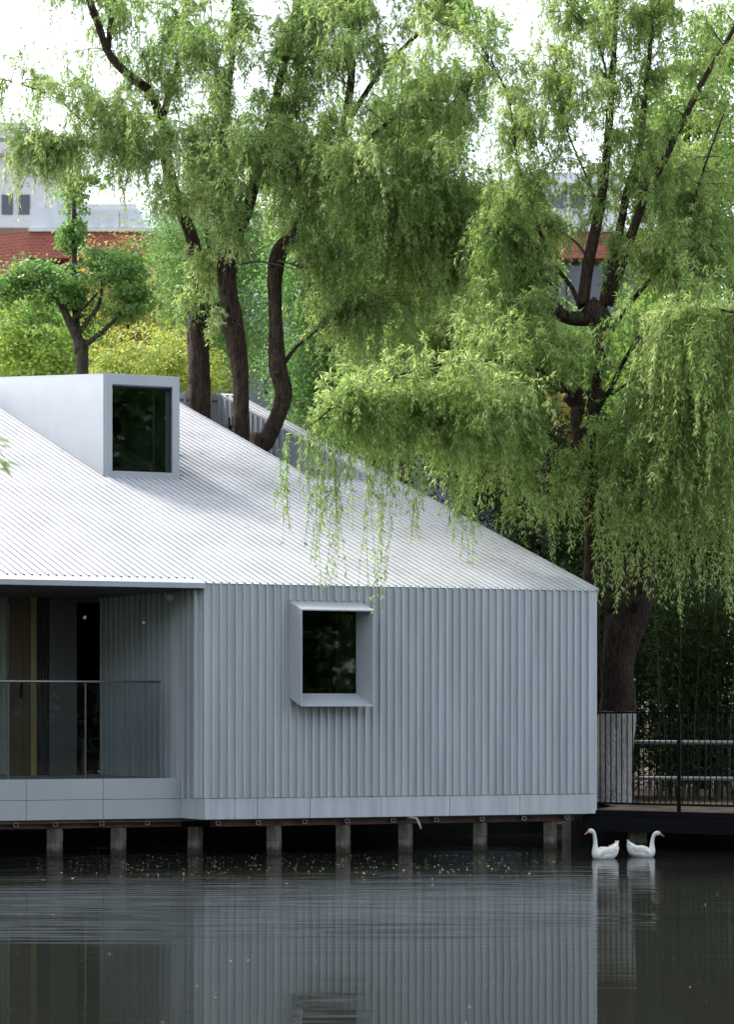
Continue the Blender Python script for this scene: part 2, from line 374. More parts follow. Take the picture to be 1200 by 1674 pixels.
# front wall: ribs run up to the eave; plinth below
ZB = .42; ZP = .662; ZD = .874
W0 = V((O.x, O.y, 0))
def wx(px, z=0):                         # s along the front wall from a picture column
    k = (px - 600) / F; return (k * W0.y - W0.x) / (E.x - k * E.y)
win_s0, win_s1 = wx(470), wx(589)
b = MB()
zt = ZE - .004
def wall_seg(s0, s1, z0, z1, caps=(True, True)):
    ribbed(b, W0 - N * 0.0, E, Z, N, s0, s1, z0, z1, PER, .022, .036, caps=caps)
zw0 = CAMH - (1139 - HZ) * (W0.y + E.y * win_s0) / F; zw1 = CAMH - (981 - HZ) * (W0.y + E.y * win_s0) / F
wall_seg(.045, win_s0, ZP, zt); wall_seg(win_s1, SR - .03, ZP, zt); wall_seg(win_s0, win_s1, ZP, zw0, (True, False)); wall_seg(win_s0, win_s1, zw1, zt, (False, True))
b.pbox(W0 + V((0, 0, ZP)) + N * .002, E * .044, -N * .03, Z * (zt - ZP + .004)); b.pbox(W0 + E * (SR - .03) + Z * ZP + N * .004, E * .032, -N * .03, Z * (zt - ZP + .002))
fw = b.build('front_wall', M['wallsheet'], pav)
b = MB()
joints = [0] + [wx(p) for p in (383, 420, 506, 623, 735, 850)] + [SR]
for a, c in zip(joints, joints[1:]):
    b.pbox(W0 + E * (a + .0035) + N * .012 + Z * ZB, E * (c - a - .005), -N * .04, Z * (ZP - ZB - .006))
b.build('plinth', M['wallsheet'], fw, .002)
b = MB(); b.pbox(W0 + E * .02 - N * .035 + Z * (ZB + .004), E * (SR - .05), -N * .10, Z * (ZE - ZB - .08 - .05)) if False else None
# right side wall and back walls (plain shell, with ribs)
RHn = RH.normalized(); lenR = RH.length * (T + 3.1)
b = MB()
SN = V((RHn.y, -RHn.x, 0))               # outward normal of the right end wall (faces right)
C0 = W0 + E * SR
ns = int(lenR / .13)
for i in range(ns):
    t0 = i * .13 / RH.length; t1 = (i + 1) * .13 / RH.length
    def zr(t): return ZE + .6 * t if t < T else ZE + .6 * T - .6 * (t - T)
    a = C0 + RH * t0; c = C0 + RH * t1; m_ = C0 + RH * (t0 + (t1 - t0) * .72)
    b.face([a + Z * ZB, m_ + Z * ZB, m_ + Z * (zr(t0 + (t1 - t0) * .72) - .02), a + Z * (zr(t0) - .02)])
    q = SN * .028
    b.face([m_ + Z * ZB, m_ + q + Z * ZB, m_ + q + Z * (zr(t0) - .02), m_ + Z * (zr(t0) - .02)])
    b.face([m_ + q + Z * ZB, c + q + Z * ZB, c + q + Z * (zr(t1) - .02), m_ + q + Z * (zr(t0) - .02)])
    b.face([c + q + Z * ZB, c + Z * ZB, c + Z * (zr(t1) - .02), c + q + Z * (zr(t1) - .02)])
b.build('end_wall', M['wallsheet'], pav)
b = MB(); q = C0 + RH * (T + 3.1); b.pbox(q + Z * .3, E * (SL - SR), N * .05, Z * (ZE + .6 * T - .6 * 3.1 - .12 - .3))
q = W0 + E * SL; b.pbox(q + Z * .3, RH * (T + 3.1), E * .05, Z * (ZE - .35)); b.build('rear_wall', M['wallsheet'], pav)

# courtyard walls
b = MB()
def vribbed(mb, base, dirv, L0, L1, nrm, zbot, ztop, per, rw, rh, mi=0, top_add=0):
    """vertical ribs along a wall; ztop(l) gives the top"""
    l = L0
    while l < L1 - 1e-4:
        m_ = min(l + per - rw, L1); e = min(l + per, L1); q = nrm * rh
        pa, pm, pe = base + dirv * l, base + dirv * m_, base + dirv * e
        mb.face([pa + Z * zbot, pm + Z * zbot, pm + Z * ztop(m_), pa + Z * ztop(l)], mi)
        if e > m_:
            mb.face([pm + Z * zbot, pm + q + Z * zbot, pm + q + Z * ztop(m_), pm + Z * ztop(m_)], mi)
            mb.face([pm + q + Z * zbot, pe + q + Z * zbot, pe + q + Z * ztop(e), pm + q + Z * ztop(m_)], mi)
            mb.face([pe + q + Z * zbot, pe + Z * zbot, pe + Z * ztop(e), pe + q + Z * ztop(e)], mi)
            mb.face([pm + q + Z * zbot, pe + q + Z * zbot, pe + Z * zbot, pm + Z * zbot], mi)
        l = e
kh = 1 / RH.length
c1 = W0 + E * sC; vribbed(b, c1, RHn, tB / kh, T / kh, -SN, .44, lambda l: ZE + .6 * l * kh - .0, .13, .04, .03)
cb = W0 + RH * (T - .02); vribbed(b, cb, E, sA, sC, N, .44, lambda l: ZE + .6 * T + .02, .13, .035, .03)
cw = b.build('courtyard_wall', M['sheet'], pav)
b = MB()
b.pbox(W0 + E * (sA - .06) + RH * tB + Z * .44, E * .05, RH * (T - tB), Z * .1); 
vribbed(b, W0 + E * sA, RHn, tB / kh, T / kh, SN, .44, lambda l: ZE + .6 * l * kh - .02, .13, .035, .03)
vribbed(b, W0 + RH * tB, E, sA, sC, -N, .44, lambda l: ZE + .6 * tB - .02, .13, .035, .03)
b.build('courtyard_wall', M['sheet'], pav)
b = MB()     # small black hooks on the court wall
for dx in (0, .10):
    q = c1 + RHn * (T / kh - .30 - dx) - SN * .05 + Z * (ZE + .6 * T - .55)
    b.tube([q + Z * .18, q + Z * .02, q - RHn * .03, q - RHn * .06 + Z * .05], [.014] * 4, 6)
b.build('wall_hook', M['black_steel'], cw)

# dormer
s1, t1 = hit(172, 781); s2, t2 = hit(292, 784)
td = .5 * (t1 + t2); DO = S(s1, td); dw = s2 - s1
dh = 170 * DO.y / F; rise = .17
DO = DO - Z * .012
dl = T - td + .6
dorm_top = lambda y: None
b = MB()
hx = RH * dl + Z * rise * dl
b.pbox(DO + RH * .002 - Z * .0, E * .03, RH * dl + Z * 0, Z * .01) if False else None
# side sheets (quads with thickness)
def side_sheet(mb, org, thick):
    lo0 = org - Z * .05; lo1 = org + RH * dl - Z * .05; hi0 = org + Z * (dh - .0); hi1 = org + hx + Z * (dh - .0)
    f = [lo0, lo1, hi1, hi0]; g = [p + thick for p in f]
    mb.face(f); mb.face(g[::-1])
    for i in range(4):
        j = (i + 1) % 4; mb.face([f[i], g[i], g[j], f[j]])
side_sheet(b, DO + RH * .03, E * .02); side_sheet(b, DO + RH * .03 + E * (dw - .02), E * .02)
b.pbox(DO + Z * (dh - .004) + RH * .03, E * dw, hx, Z * .02); b.pbox(DO + RH * dl + Z * 0, E * dw, RH * .02, Z * (dh + rise * dl))
dor = b.build('dormer', M['sheet'], pav)
b = MB(); b.pbox(DO + RH * .03 + RN * .035 - E * .004, E * .003, RV * (dl - .6), Z * .035); b.build('flashing', M['sheet'], dor)
fwid = 12 * DO.y / F
b = MB()
fo = DO + N * .006 - Z * .03
H_ = dh + .045
b.pbox(fo, E * dw, -N * .04 , Z * (fwid + .035)); b.pbox(fo + Z * (H_ - fwid * 1.45), E * dw, -N * .04, Z * fwid * 1.45)
b.pbox(fo + Z * (fwid + .035), E * fwid, -N * .04, Z * (H_ - fwid * 2.45 - .035)); b.pbox(fo + Z * (fwid + .035) + E * (dw - fwid), E * fwid, -N * .04, Z * (H_ - fwid * 2.45 - .035))
# reveals
i0 = fo + Z * (fwid + .035) + E * fwid - N * .04; iw = dw - 2 * fwid; ih = H_ - fwid * 2.45 - .035
b.pbox(i0 - Z * .006, E * iw, -N * .12, -Z * .006); b.pbox(i0 + Z * (ih + .003), E * iw, -N * .12, Z * .006)
b.pbox(i0 + E * (iw + .003), E * .006, -N * .12, Z * ih); b.pbox(i0 - E * .009, E * .006, -N * .12, Z * ih)
b.build('front_frame', M['sheet'], dor, .003)
b = MB(); g0 = i0 - N * .09; fr = .035
b.pbox(g0, E * iw, -N * .03, Z * fr * .7); b.pbox(g0 + Z * (ih - fr * .7), E * iw, -N * .03, Z * fr * .7)
b.pbox(g0 + Z * fr * .7, E * fr * .3, -N * .03, Z * (ih - 1.4 * fr)); b.pbox(g0 + E * (iw - 2 * fr) + Z * fr * .7, E * fr * 2, -N * .03, Z * (ih - 1.4 * fr))
wfr = b.build('window_frame', M['frame_dark'], dor)
b = MB(); b.pbox(g0 + Z * fr * .7 + E * fr * .3 - N * .012, E * (iw - fr * 2.3), -N * .006, Z * (ih - 1.4 * fr)); b.build('glass', M['glass'], wfr)
b = MB(); b.pbox(g0 + E * (iw * .70) - N * .05, E * .03, -N * .02, Z * ih); b.pbox(g0 + Z * .06 - N * .05, E * iw * .7, -N * .02, Z * .02)
b.build('inner_sash', M['galv'], wfr)
b = MB()    # black sheets stand in for the darkness behind the dormer window
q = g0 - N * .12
b.pbox(q - E * .03, E * (iw + .03), -N * 1.0 , Z * .01); b.pbox(q - N * 1.0, E * iw, -N * .02, Z * ih); b.build('dormer_darkness_box', M['inner_black'], dor)

# projecting window box on the front wall: pushed out along the slope of the roof
BX = V((.85, -1, -.6)); kx = .19
b = MB()
wo = W0 + E * win_s0 + Z * zw0; ww = win_s1 - win_s0; wh = zw1 - zw0; tk = .016
BXh = BX * kx
back = -BX * .04
b.pbox(wo + back, E * ww, Z * tk, BXh - back); b.pbox(wo + back + Z * (wh - tk), E * ww, Z * tk, BXh - back)
b.pbox(wo + back + Z * tk, E * tk, Z * (wh - 2 * tk), BXh - back); b.pbox(wo + back + Z * tk + E * (ww - tk), E * tk, Z * (wh - 2 * tk), BXh - back)
wb = b.build('window_box', M['sheet'], pav, .0015)
b = MB(); gb = wo - N * .05 + E * .0 + Z * 0
fx = .02
b.pbox(wo - N * .045 + E * tk + Z * tk, E * (ww - 2 * tk), -N * .03, Z * fx); b.pbox(wo - N * .045 + E * tk + Z * (wh - tk - fx), E * (ww - 2 * tk), -N * .03, Z * fx)
b.pbox(wo - N * .045 + E * tk + Z * (tk + fx), E * fx, -N * .03, Z * (wh - 2 * tk - 2 * fx)); b.pbox(wo - N * .045 + E * (ww - tk - fx) + Z * (tk + fx), E * fx, -N * .03, Z * (wh - 2 * tk - 2 * fx))
wf = b.build('window_frame', M['frame_dark'], wb)
b = MB(); b.pbox(wo - N * .055 + E * (tk + fx) + Z * (tk + fx), E * (ww - 2 * tk - 2 * fx), -N * .006, Z * (wh - 2 * tk - 2 * fx)); b.build('glass', M['glass'], wf)
b = MB()
ncur = 9
for i in range(ncur):
    a0 = ww * (.70 + .28 * i / ncur); a1 = ww * (.70 + .28 * (i + 1) / ncur)
    p0 = wo - N * (.12 + .012 * (i % 2)) + E * a0; p1 = wo - N * (.12 + .012 * ((i + 1) % 2)) + E * a1
    b.face([p0, p1, p1 + Z * wh, p0 + Z * wh], 0, True)
b.build('curtain', M['inner_grey'], wb)
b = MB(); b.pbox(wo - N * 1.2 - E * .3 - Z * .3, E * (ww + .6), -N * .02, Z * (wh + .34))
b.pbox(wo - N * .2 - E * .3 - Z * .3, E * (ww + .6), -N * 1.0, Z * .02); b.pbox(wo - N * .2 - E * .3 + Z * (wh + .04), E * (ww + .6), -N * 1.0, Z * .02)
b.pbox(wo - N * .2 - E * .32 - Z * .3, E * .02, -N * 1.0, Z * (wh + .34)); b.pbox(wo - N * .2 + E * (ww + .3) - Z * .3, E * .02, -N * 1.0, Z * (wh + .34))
b.build('room_darkness_box', M['inner_black'], pav)  # black box standing in for the unlit room behind the window

# porch: side wall running back-left, back wall, soffit, deck
depth_p = 1.62
b = MB()
SL_N = -SN
vribbed(b, W0 + RHn * .012, RHn, 0, .42, SL_N, ZP, lambda l: ZE - .05, .118, .030, .055)
vribbed(b, W0 + RHn * .012, RHn, .472, depth_p * RH.length, SL_N, ZD - .01, lambda l: ZE - .05, .118, .030, .055)
vribbed(b, W0 + RHn * .012, RHn, .42, .472, SL_N, ZD - .05, lambda l: ZE - .05, .118, .030, .055)
b.build('porch_side_wall', M['wallsheet'], pav)
b = MB(); b.pbox(W0 + RHn * .003 + Z * ZB + SL_N * .010, RHn * .55, -SL_N * .04, Z * (ZP - ZB - .006)); b.build('plinth', M['wallsheet'], pav)
# deck with two rows of fascia panels
dk = W0 + RHn * .42                       # where the deck front starts on the side wall
ds = -7 - 0
b = MB(); b.pbox(dk + E * .0 + Z * (ZD - .05) - N * .012, E * ds, -N * 2.6, Z * .05); b.build('balcony_floor', M['deck_paving'], pav)
def dkx(px):
    k = (px - 600) / F; return (k * dk.y - dk.x) / (E.x - k * E.y)
fj = [0.0, dkx(168), dkx(42)]; 
while fj[-1] > -6.5: fj.append(fj[-1] - (dkx(168) - dkx(42)))
zs = .645
b = MB()
for a, c in zip(fj, fj[1:]):
    b.pbox(dk + E * (c + .002) + N * .004 + Z * (zs + .002), E * (a - c - .004), -N * .02, Z * (ZD - zs + .004)); b.pbox(dk + E * (c + .002) + N * .004 + Z * (ZB + .0), E * (a - c - .004), -N * .02, Z * (zs - ZB - .003))
b.build('deck_fascia', M['sheet'], pav, .002)
b = MB()
bw = W0 + RH * depth_p
def bwx(px):
    k = (px - 600) / F; return (k * bw.y - bw.x) / (E.x - k * E.y)
zc = ZE - .06
s165, s125, s80, s60, s50, s13 = [bwx(p) for p in (167, 125, 80, 59, 49, 15)]
hd = CAMH - (985 - HZ) * bw.y / F
b.pbox(bw + E * s125 + Z * hd, E * (s165 - s125 + .05), -N * .04, Z * (zc - hd + .1)); b.pbox(bw + E * s80 + Z * ZD, E * (s125 - s80), -N * .04, Z * (zc - ZD + .1))
b.build('back_wall', M['inner_grey'], pav)
b = MB(); b.pbox(bw + E * s50 + Z * ZD + N * .02, E * (s60 - s50), -N * .06, Z * (zc - ZD + .1)); b.build('door_post', M['wood_yellow'], pav)
b = MB(); 
for a, c in ((s13, s13 + (s50 - s13) * .62), (s13 + (s50 - s13) * .64, s50 - .004)):
    b.pbox(bw + E * a + Z * ZD, E * (c - a), -N * .04, Z * (zc - ZD + .1))
dd = b.build('wooden_door', M['wood_brown'], pav)
b = MB(); b.pbox(bw + E * (s13 + (s50 - s13) * .52) + N * .04 + Z * (ZD + .95), E * .018, -N * .03, Z * .2); b.build('handle', M['black_steel'], dd)
b = MB()
def drape(mb, s0, s1, n, off):
    for i in range(n * 4):
        a0 = s0 + (s1 - s0) * i / (n * 4); a1 = s0 + (s1 - s0) * (i + 1) / (n * 4)
        f0 = .025 * math.sin(i * math.pi / 2 + .4); f1 = .025 * math.sin((i + 1) * math.pi / 2 + .4)
        p0 = bw + E * a0 + N * (off + f0); p1 = bw + E * a1 + N * (off + f1)
        mb.face([p0 + Z * (ZD + .01), p1 + Z * (ZD + .01), p1 + Z * (zc + .05), p0 + Z * (zc + .05)], 0, True)
drape(b, s60, s80, 4, -.03); b.build('curtain', M['inner_grey'], pav)
b = MB(); drape(b, s13 - 2.2, s13 - .02, 26, -.03); b.build('curtain', M['curtain'], pav)
b = MB()      # black sheets stand in for the unlit room beyond the opening
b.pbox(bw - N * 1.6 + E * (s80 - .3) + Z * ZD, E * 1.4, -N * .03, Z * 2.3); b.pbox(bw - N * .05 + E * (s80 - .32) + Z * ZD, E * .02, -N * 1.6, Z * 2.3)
b.build('room_darkness_box', M['inner_black'], pav)
b = MB(); b.pbox(W0 + E * SL + Z * (ZE - .075) - N * .05, E * (-SL - .02), RH * 2.6, Z * .02); b.build('soffit', M['shade_tone'], pav)
# balustrade
rl = dk - N * .06
def rlx(px):
    k = (px - 600) / F; return (k * rl.y - rl.x) / (E.x - k * E.y)
zr_ = CAMH - (1115 - HZ) * rl.y / F
b = MB(); b.tube([rl + E * (rlx(262)) + Z * zr_, rl + E * (-6.5) + Z * zr_], [.016, .016], 12)
bal = b.build('balustrade_rail', M['stainless'], pav)
posts = [rlx(260), rlx(139), rlx(13)]; stp = posts[1] - posts[2]
while posts[-1] > -5.5: posts.append(posts[-1] - stp)
for p in posts:
    b = MB(); b.box(-.0075, -.011, 0, .0075, .011, zr_ - ZD - .005); o = b.build('post', M['stainless'], bal); o.location = rl + E * p + Z * ZD; o.rotation_euler = (0, 0, math.atan2(E.y, E.x))
for a, c in zip(posts, posts[1:]):
    b = MB(); b.pbox(rl + E * (c + .016) + Z * (ZD + .012), E * (a - c - .032), N * .008, Z * (zr_ - ZD - .035)); b.build('glass_panel', M['clear'], bal)

# floor structure: beams, tube ends, piles
b = MB(); b.pbox(W0 - N * .10 + E * .1 + Z * .33, E * (SR - .35), -N * .06, Z * .07); b.build('floor_beam', M['rust'], pav)
b = MB(); b.pbox(dk - N * .12 - E * 6.5 + Z * .315, E * 6.5, -N * .06, Z * .06); b.build('floor_beam', M['rust'], pav)
b = MB(); b.pbox(dk - N * .05 - E * 6.5 + Z * .378, E * 6.9, -N * .1, Z * .038); b.pbox(W0 - N * .05 + E * .3 + Z * .402, E * (SR - .4), -N * .1, Z * .015); b.build('timber_joist', M['timber'], pav)
b = MB(); b.pbox(W0 - N * .15 + E * .05 + Z * .404, E * (SR - .1), RH * 3.0, Z * .012); b.pbox(dk - N * .15 - E * 6.5 + Z * .404, E * 6.4, RH * 3, Z * .012); b.build('floor_underside', M['bank'], pav)  # underside coloured near black as the shade below the floor
def sqtube(p, w=.05, h=.045):
    b = MB(); t = .006; L = -N * .35
    b.pbox(p, E * w, L, Z * t); b.pbox(p + Z * (h - t), E * w, L, Z * t); b.pbox(p + Z * t, E * t, L, Z * (h - 2 * t)); b.pbox(p + Z * t + E * (w - t), E * t, L, Z * (h - 2 * t))
    o = b.build('floor_tube', M['galv'], pav)
for px in (22, 87, 163, 238): sqtube(dk - N * .03 + E * dkx(px) + Z * .345)
for px in (354, 420, 496, 566, 641, 712, 787, 856, 927): sqtube(W0 - N * .03 + E * wx(px) + Z * .352)
for px in (89, 193, 319, 448, 561, 663, 785, 900):
    base = W0 - N * .16 if px > 320 else dk - N * .16
    k = (px - 600) / F; s = (k * base.y - base.x) / (E.x - k * E.y)
    b = MB()
    w_ = .135
    nb = random.Random(px)
    zt_ = .33 if px > 320 else .312
    for i, (z0, z1) in enumerate(((-.5, .16), (.16, zt_))):
        j = nb.uniform(-.0015, .0015)
        b.pbox(V((-w_ / 2 + j, -w_ / 2 + j, z0)), (w_, 0, 0), (0, w_, 0), (0, 0, z1 - z0 - .001))
    o = b.build('pile', M['concrete'], pav, .006); o.location = (base + E * s); o.rotation_euler = (0, 0, math.atan2(E.y, E.x) - .65); 
    o.location.z = 0
# broken pipe hanging below the floor
pp = P(684, 1338, 20.55)
b = MB(); b.tube([pp + V((-.12, .1, .01)), pp + V((-.02, 0, 0)), pp + V((.01, -.02, -.06)), pp + V((.03, -.02, -.12))], [.014] * 4, 8); b.build('drain_pipe', M['curtain'], pav)

# lamp under the eave
lm = empty('soffit_lamp', W0 + RHn * .5 + SL_N * .12 + Z * (ZE - .08)); tag(lm, 'small white spotlight under the porch eave beside the ribbed side wall', 'lamp')
b = MB(); b.tube([V((0, 0, 0)), V((0, 0, -.03))], [.02, .02], 10); b.build('bracket', M['sheet'], lm)
b = MB(); b.tube([V((0, .03, -.03)), V((0, 0, -.045)), V((0, -.05, -.075)), V((0, -.06, -.08))], [.026, .036, .042, .038], 12); b.build('lamp_head', M['sheet'], lm)

# chair in the dark doorway
ch = empty('slatted_chair', bw + E * ((s125 + s165) / 2 + .05) - N * .45 + Z * ZD, math.atan2(E.y, E.x) + .5); tag(ch, 'slatted timber lounge chair standing in the dark doorway behind the glass railing', 'chair')
b = MB(); 
for i in range(5): b.box(-.24 + .0, -.2 + i * .085, .28 - i * .02, .24, -.14 + i * .085, .30 - i * .02)
b.build('seat', M['timber'], ch)
b = MB()
for i in range(6): b.pbox((-.24 + i * .084, .2, .22), (.05, 0, 0), (0, .02, 0), (0, .22, .45))
b.pbox((-.25, .36, .62), (.5, 0, 0), (0, .02, 0), (0, .02, .05)); b.build('backrest', M['timber'], ch)
for sx in (-.25, .22):
    for sy in (-.2, .18):
        b = MB(); b.box(sx, sy, 0, sx + .035, sy + .035, .42 if sy < 0 else .3); b.build('leg', M['timber'], ch)
    b = MB(); b.box(sx - .01, -.22, .42, sx + .045, .3, .44); b.build('armrest', M['timber'], ch)

# ------------------------------------------------------------------ platform, fence, pipe rail on the right
FA = P(973, 1322, 21.35); FB = P(1200, 1322, 20.6); FA.z = FB.z = 0
fd = (FB - FA).normalized(); fn = V((-fd.y, fd.x, 0))
b = MB(); b.pbox(FA - fd * .10 - fn * .10 + Z * .40, fd * 9, fn * 2.2, Z * .06); b.pbox(FA - fd * .12 - fn * .11 + Z * .21, fd * 9, fn * .12, Z * .185)
b.pbox(FA - fd * .12 + fn * .02 + Z * .25, fn * 1.4, fd * .1, Z * .14)
o = b.build('shore_platform', [M['black_beam']]); tag(o, 'black steel edged walkway platform over the water right of the pavilion', 'platform')
b = MB(); n_ = 60
for i in range(n_):        # litter and soil on the platform
    b.face([FA + fd * (i * .15) + fn * (.0) + Z * .462, FA + fd * ((i + 1) * .15) + Z * .462, FA + fd * ((i + 1) * .15) + fn * 2.3 + Z * .47, FA + fd * (i * .15) + fn * 2.3 + Z * .47])
setting('path', b, M['soil'])
for px, D in ((1043, 21.3), (905, 21.9)):
    q = P(px, 1400, D); b = MB(); b.box(-.1, -.1, -.5, .1, .1, .26)
    o = b.build('platform_pile', M['concrete'], None, .006); o.location = (q.x, q.y, 0); tag(o, 'short concrete pile standing in water ' + ('in shade behind the geese' if px > 1000 else 'at the dark back of the last pavilion pile'), 'pile', None)
fz0 = .47; fz1 = 1.645
fen = empty('black_railing', (FA.x, FA.y, 0), math.atan2(fd.y, fd.x)); tag(fen, 'black metal railing with thin upright bars along the platform edge', 'railing')
b = MB(); b.box(0, -.012, fz1 - .02, 9, .012, fz1); b.build('top_rail', M['black_steel'], fen)
b = MB(); b.box(0, -.008, fz0 + .06, 9, .008, fz0 + .085); b.build('bottom_rail', M['black_steel'], fen)
b = MB(); b.box(-.022, -.02, ZG - .05, .018, .02, fz1 + .004); post0 = b.build('post', M['black_steel'], fen)
Lp = (1113 - 973) / (1200 - 973) * (FB - FA).length
for i in range(1, 8):
    c_ = post0.copy(); col.objects.link(c_); c_.location = (Lp * i, 0, 0)
b = MB(); b.box(-.0055, -.0055, fz0 + .085, .0055, .0055, fz1 - .02); bar0 = b.build('bar', M['black_steel'], fen); bar0.location = (.068, 0, 0)
for i in range(2, 90):
    x = i * .068
    if min(abs(x - Lp * k) for k in range(8)) < .03: continue
    c_ = bar0.copy(); col.objects.link(c_); c_.location = (x, 0, 0)
# pipe fence behind
pf = empty('pipe_fence', (P(1028, 1210, 22.7).x, 22.7, 0)); tag(pf, 'grey two-pipe fence running behind the black railing and limewashed trunk', 'fence')
for py in (1213, 1272):
    z_ = CAMH - (py - HZ) * 22.7 / F
    b = MB(); b.tube([V((-.1, 0, z_)), V((2, -.1, z_ - .01)), V((7, -.2, z_ - .01))], [.027] * 3, 12); b.build('pipe', M['pipe'], pf)
for x in (.02, 2.1, 4.2):
    b = MB(); b.tube([V((0, .04, ZG)), V((0, .04, 1.32))], [.03, .03], 10); o = b.build('post', M['pipe'], pf); o.location = (x, 0, 0)

# ------------------------------------------------------------------ geese
def lathe_body(mb, secs, n=20, mi=0):
    """secs: (centre, rx, rz, tilt) rings along x in the xz plane"""
    base = len(mb.v)
    for (cx, cz, ry, rz, tl) in secs:
        for k in range(n):
            a = 2 * math.pi * k / n; yy = math.cos(a) * ry; zz = math.sin(a) * rz
            mb.v.append((cx - zz * math.sin(tl), yy, cz + zz * math.cos(tl)))
    for i in range(len(secs) - 1):
        for k in range(n):
            k2 = (k + 1) % n; mb.f.append((base + i * n + k, base + (i + 1) * n + k, base + (i + 1) * n + k2, base + i * n + k2)); mb.mi.append(mi); mb.sm.append(True)
    mb.f.append(tuple(base + k for k in range(n))); mb.mi.append(mi); mb.sm.append(True)
    mb.f.append(tuple(base + (len(secs) - 1) * n + k for k in range(n))[::-1]); mb.mi.append(mi); mb.sm.append(True)

def goose(loc, rz, label, scale=1.0, droop=0):
    g = empty('goose', loc, rz); tag(g, label, 'goose', 'white geese on the pond')
    b = MB()
    # facing +x ; one continuous body: head, neck, chest, back, raised tail
    spine = [  # x, z, ry, rz, tilt (cross-section normal angle)
        (.205 , .300, .006, .006, -.2), (.193, .306, .020, .021, -.1), (.172, .311, .026, .028, .0), (.150, .306, .024, .027, .5), (.134, .290, .020, .022, 1.1),
        (.124, .262, .0185, .020, 1.45), (.117, .225, .0185, .020, 1.6), (.113, .180, .021, .023, 1.6), (.115, .135, .027, .029, 1.45), (.118, .095, .040, .040, 1.1),
        (.110, .055, .062, .056, .7), (.070, .038, .085, .066, .25), (.020, .040, .098, .070, .05), (-.035, .048, .096, .072, -.08), (-.085, .062, .080, .070, -.3),
        (-.120, .094, .062, .062, -.6), (-.140, .126, .042, .042, -.8), (-.152, .158, .022, .022, -1.0), (-.158, .180, .008, .006, -1.1), (-.159, .186, .003, .002, -1.1)]
    hd_ = lambda x, z: (x + droop * .35 * max(0, z - .14) / .16 * .5, z - droop * max(0, z - .10) / .2)
    spine = [(*hd_(x, z), ry, rz_, tl) if i < 10 else (x, z, ry, rz_, tl) for i, (x, z, ry, rz_, tl) in enumerate(spine)]
    lathe_body(b, spine, 20)
    body = b.build('body', M['goose_white'], g)
    sb = body.modifiers.new('smooth', 'SUBSURF'); sb.levels = 1; sb.render_levels = 2
    for sy in (-1, 1):
        b = MB()
        W = [(.085, .085, .010), (.06, .105, .022), (.0, .115, .028), (-.06, .118, .024), (-.11, .128, .014), (-.15, .150, .004)]
        n = 10; base = 0
        for (x, z, r) in W:
            for k in range(n):
                a = 2 * math.pi * k / n
                yb = .080 if x > -.1 else .05
                if x < -.14: yb = .03
                b.v.append((x, sy * (yb + math.cos(a) * r * .55), z - .03 + math.sin(a) * r * 1.6))
        for i in range(len(W) - 1):
            for k in range(n):
                k2 = (k + 1) % n; q = (i * n + k, i * n + k2, (i + 1) * n + k2, (i + 1) * n + k); b.f.append(q if sy > 0 else q[::-1]); b.mi.append(0); b.sm.append(True)
        # wing feather tips
        for q in range(4):
            b.face([(-.08, sy * .075, .10 + q * .012), (-.10, sy * .082, .085 + q * .014), (-.165 + q * .008, sy * .035, .118 + q * .016), (-.15, sy * .04, .128 + q * .014)])
        o = b.build('wing', M['goose_white'], g)
    b = MB()
    for q in range(5):
        y = -.03 + q * .015; b.face([(-.12, y - .012, .10), (-.12, y + .012, .10), (-.172 + abs(y) * .5, y * 1.2 + .006, .196), (-.172 + abs(y) * .5, y * 1.2 - .006, .196)])
        b.face([(-.12, y - .012, .094), (-.12, y + .012, .094), (-.172 + abs(y) * .5, y * 1.2 + .006, .192), (-.172 + abs(y) * .5, y * 1.2 - .006, .192)][::-1])
    b.build('tail', M['goose_white'], g)
    b = MB(); lathe_body(b, [(.186, .308, .014, .016, 0), (.205, .298, .012, .013, -.3), (.226, .283, .010, .008, -.4), (.246, .272, .007, .004, -.4), (.250, .270, .002, .002, -.4)], 12)
    lathe_body(b, [(.178, .330, .003, .003, 0), (.186, .333, .009, .009, 0), (.197, .325, .010, .010, 0), (.206, .312, .008, .008, 0), (.210, .305, .002, .002, 0)], 10)
    bk = b.build('beak', M['orange'], g); ox, oz = hd_(.19, .31); bk.location = (ox - .19, 0, oz - .31)
    for sy in (-1, 1):
        b = MB(); b.tube([V((.183, sy * .022, .316)), V((.183, sy * .0268, .316))], [.0045, .003], 8); ey = b.build('eye', M['eye'], g); ey.location = (ox - .19, 0, oz - .31)
    g.scale = (scale,) * 3
    return g
q = P(989, 1403, 19.75); goose((q.x, q.y, -.004), R_(180 + 20), 'white goose with orange beak facing left, the nearer one to the pavilion piles', scale=1.02)
q = P(1050, 1400, 20.0); goose((q.x, q.y, -.004), R_(-14), 'white goose facing right with its head in shade under the platform', scale=1.0, droop=.035)

# petals on the water
b = MB(); rr = random.Random(3)
for i in range(620):
    if i < 560: px = rr.uniform(40, 920); py = rr.gauss(1412, 12); 
    else: px = rr.uniform(0, 1200); py = rr.uniform(1400, 1674)
    if py < 1394: py = 1394 + rr.uniform(0, 10)
    D = CAMH * F / (py - HZ); x = (px - 600) * D / F; s = rr.uniform(.004, .011) * (1 if i < 560 else .6); a = rr.uniform(0, 6.28)
    pts = []
    m_ = 5
    for k in range(m_):
        an = a + k * 6.283 / m_; rad = s * rr.uniform(.6, 1.2); pts.append((x + math.cos(an) * rad * 1.3, D + math.sin(an) * rad, .004 + rr.uniform(0, .004)))
    b.face(pts)
tag(b.build('floating_petals', M['petal']), 'pale yellow petals and specks drifting on the dark water', 'petals', kind='stuff')
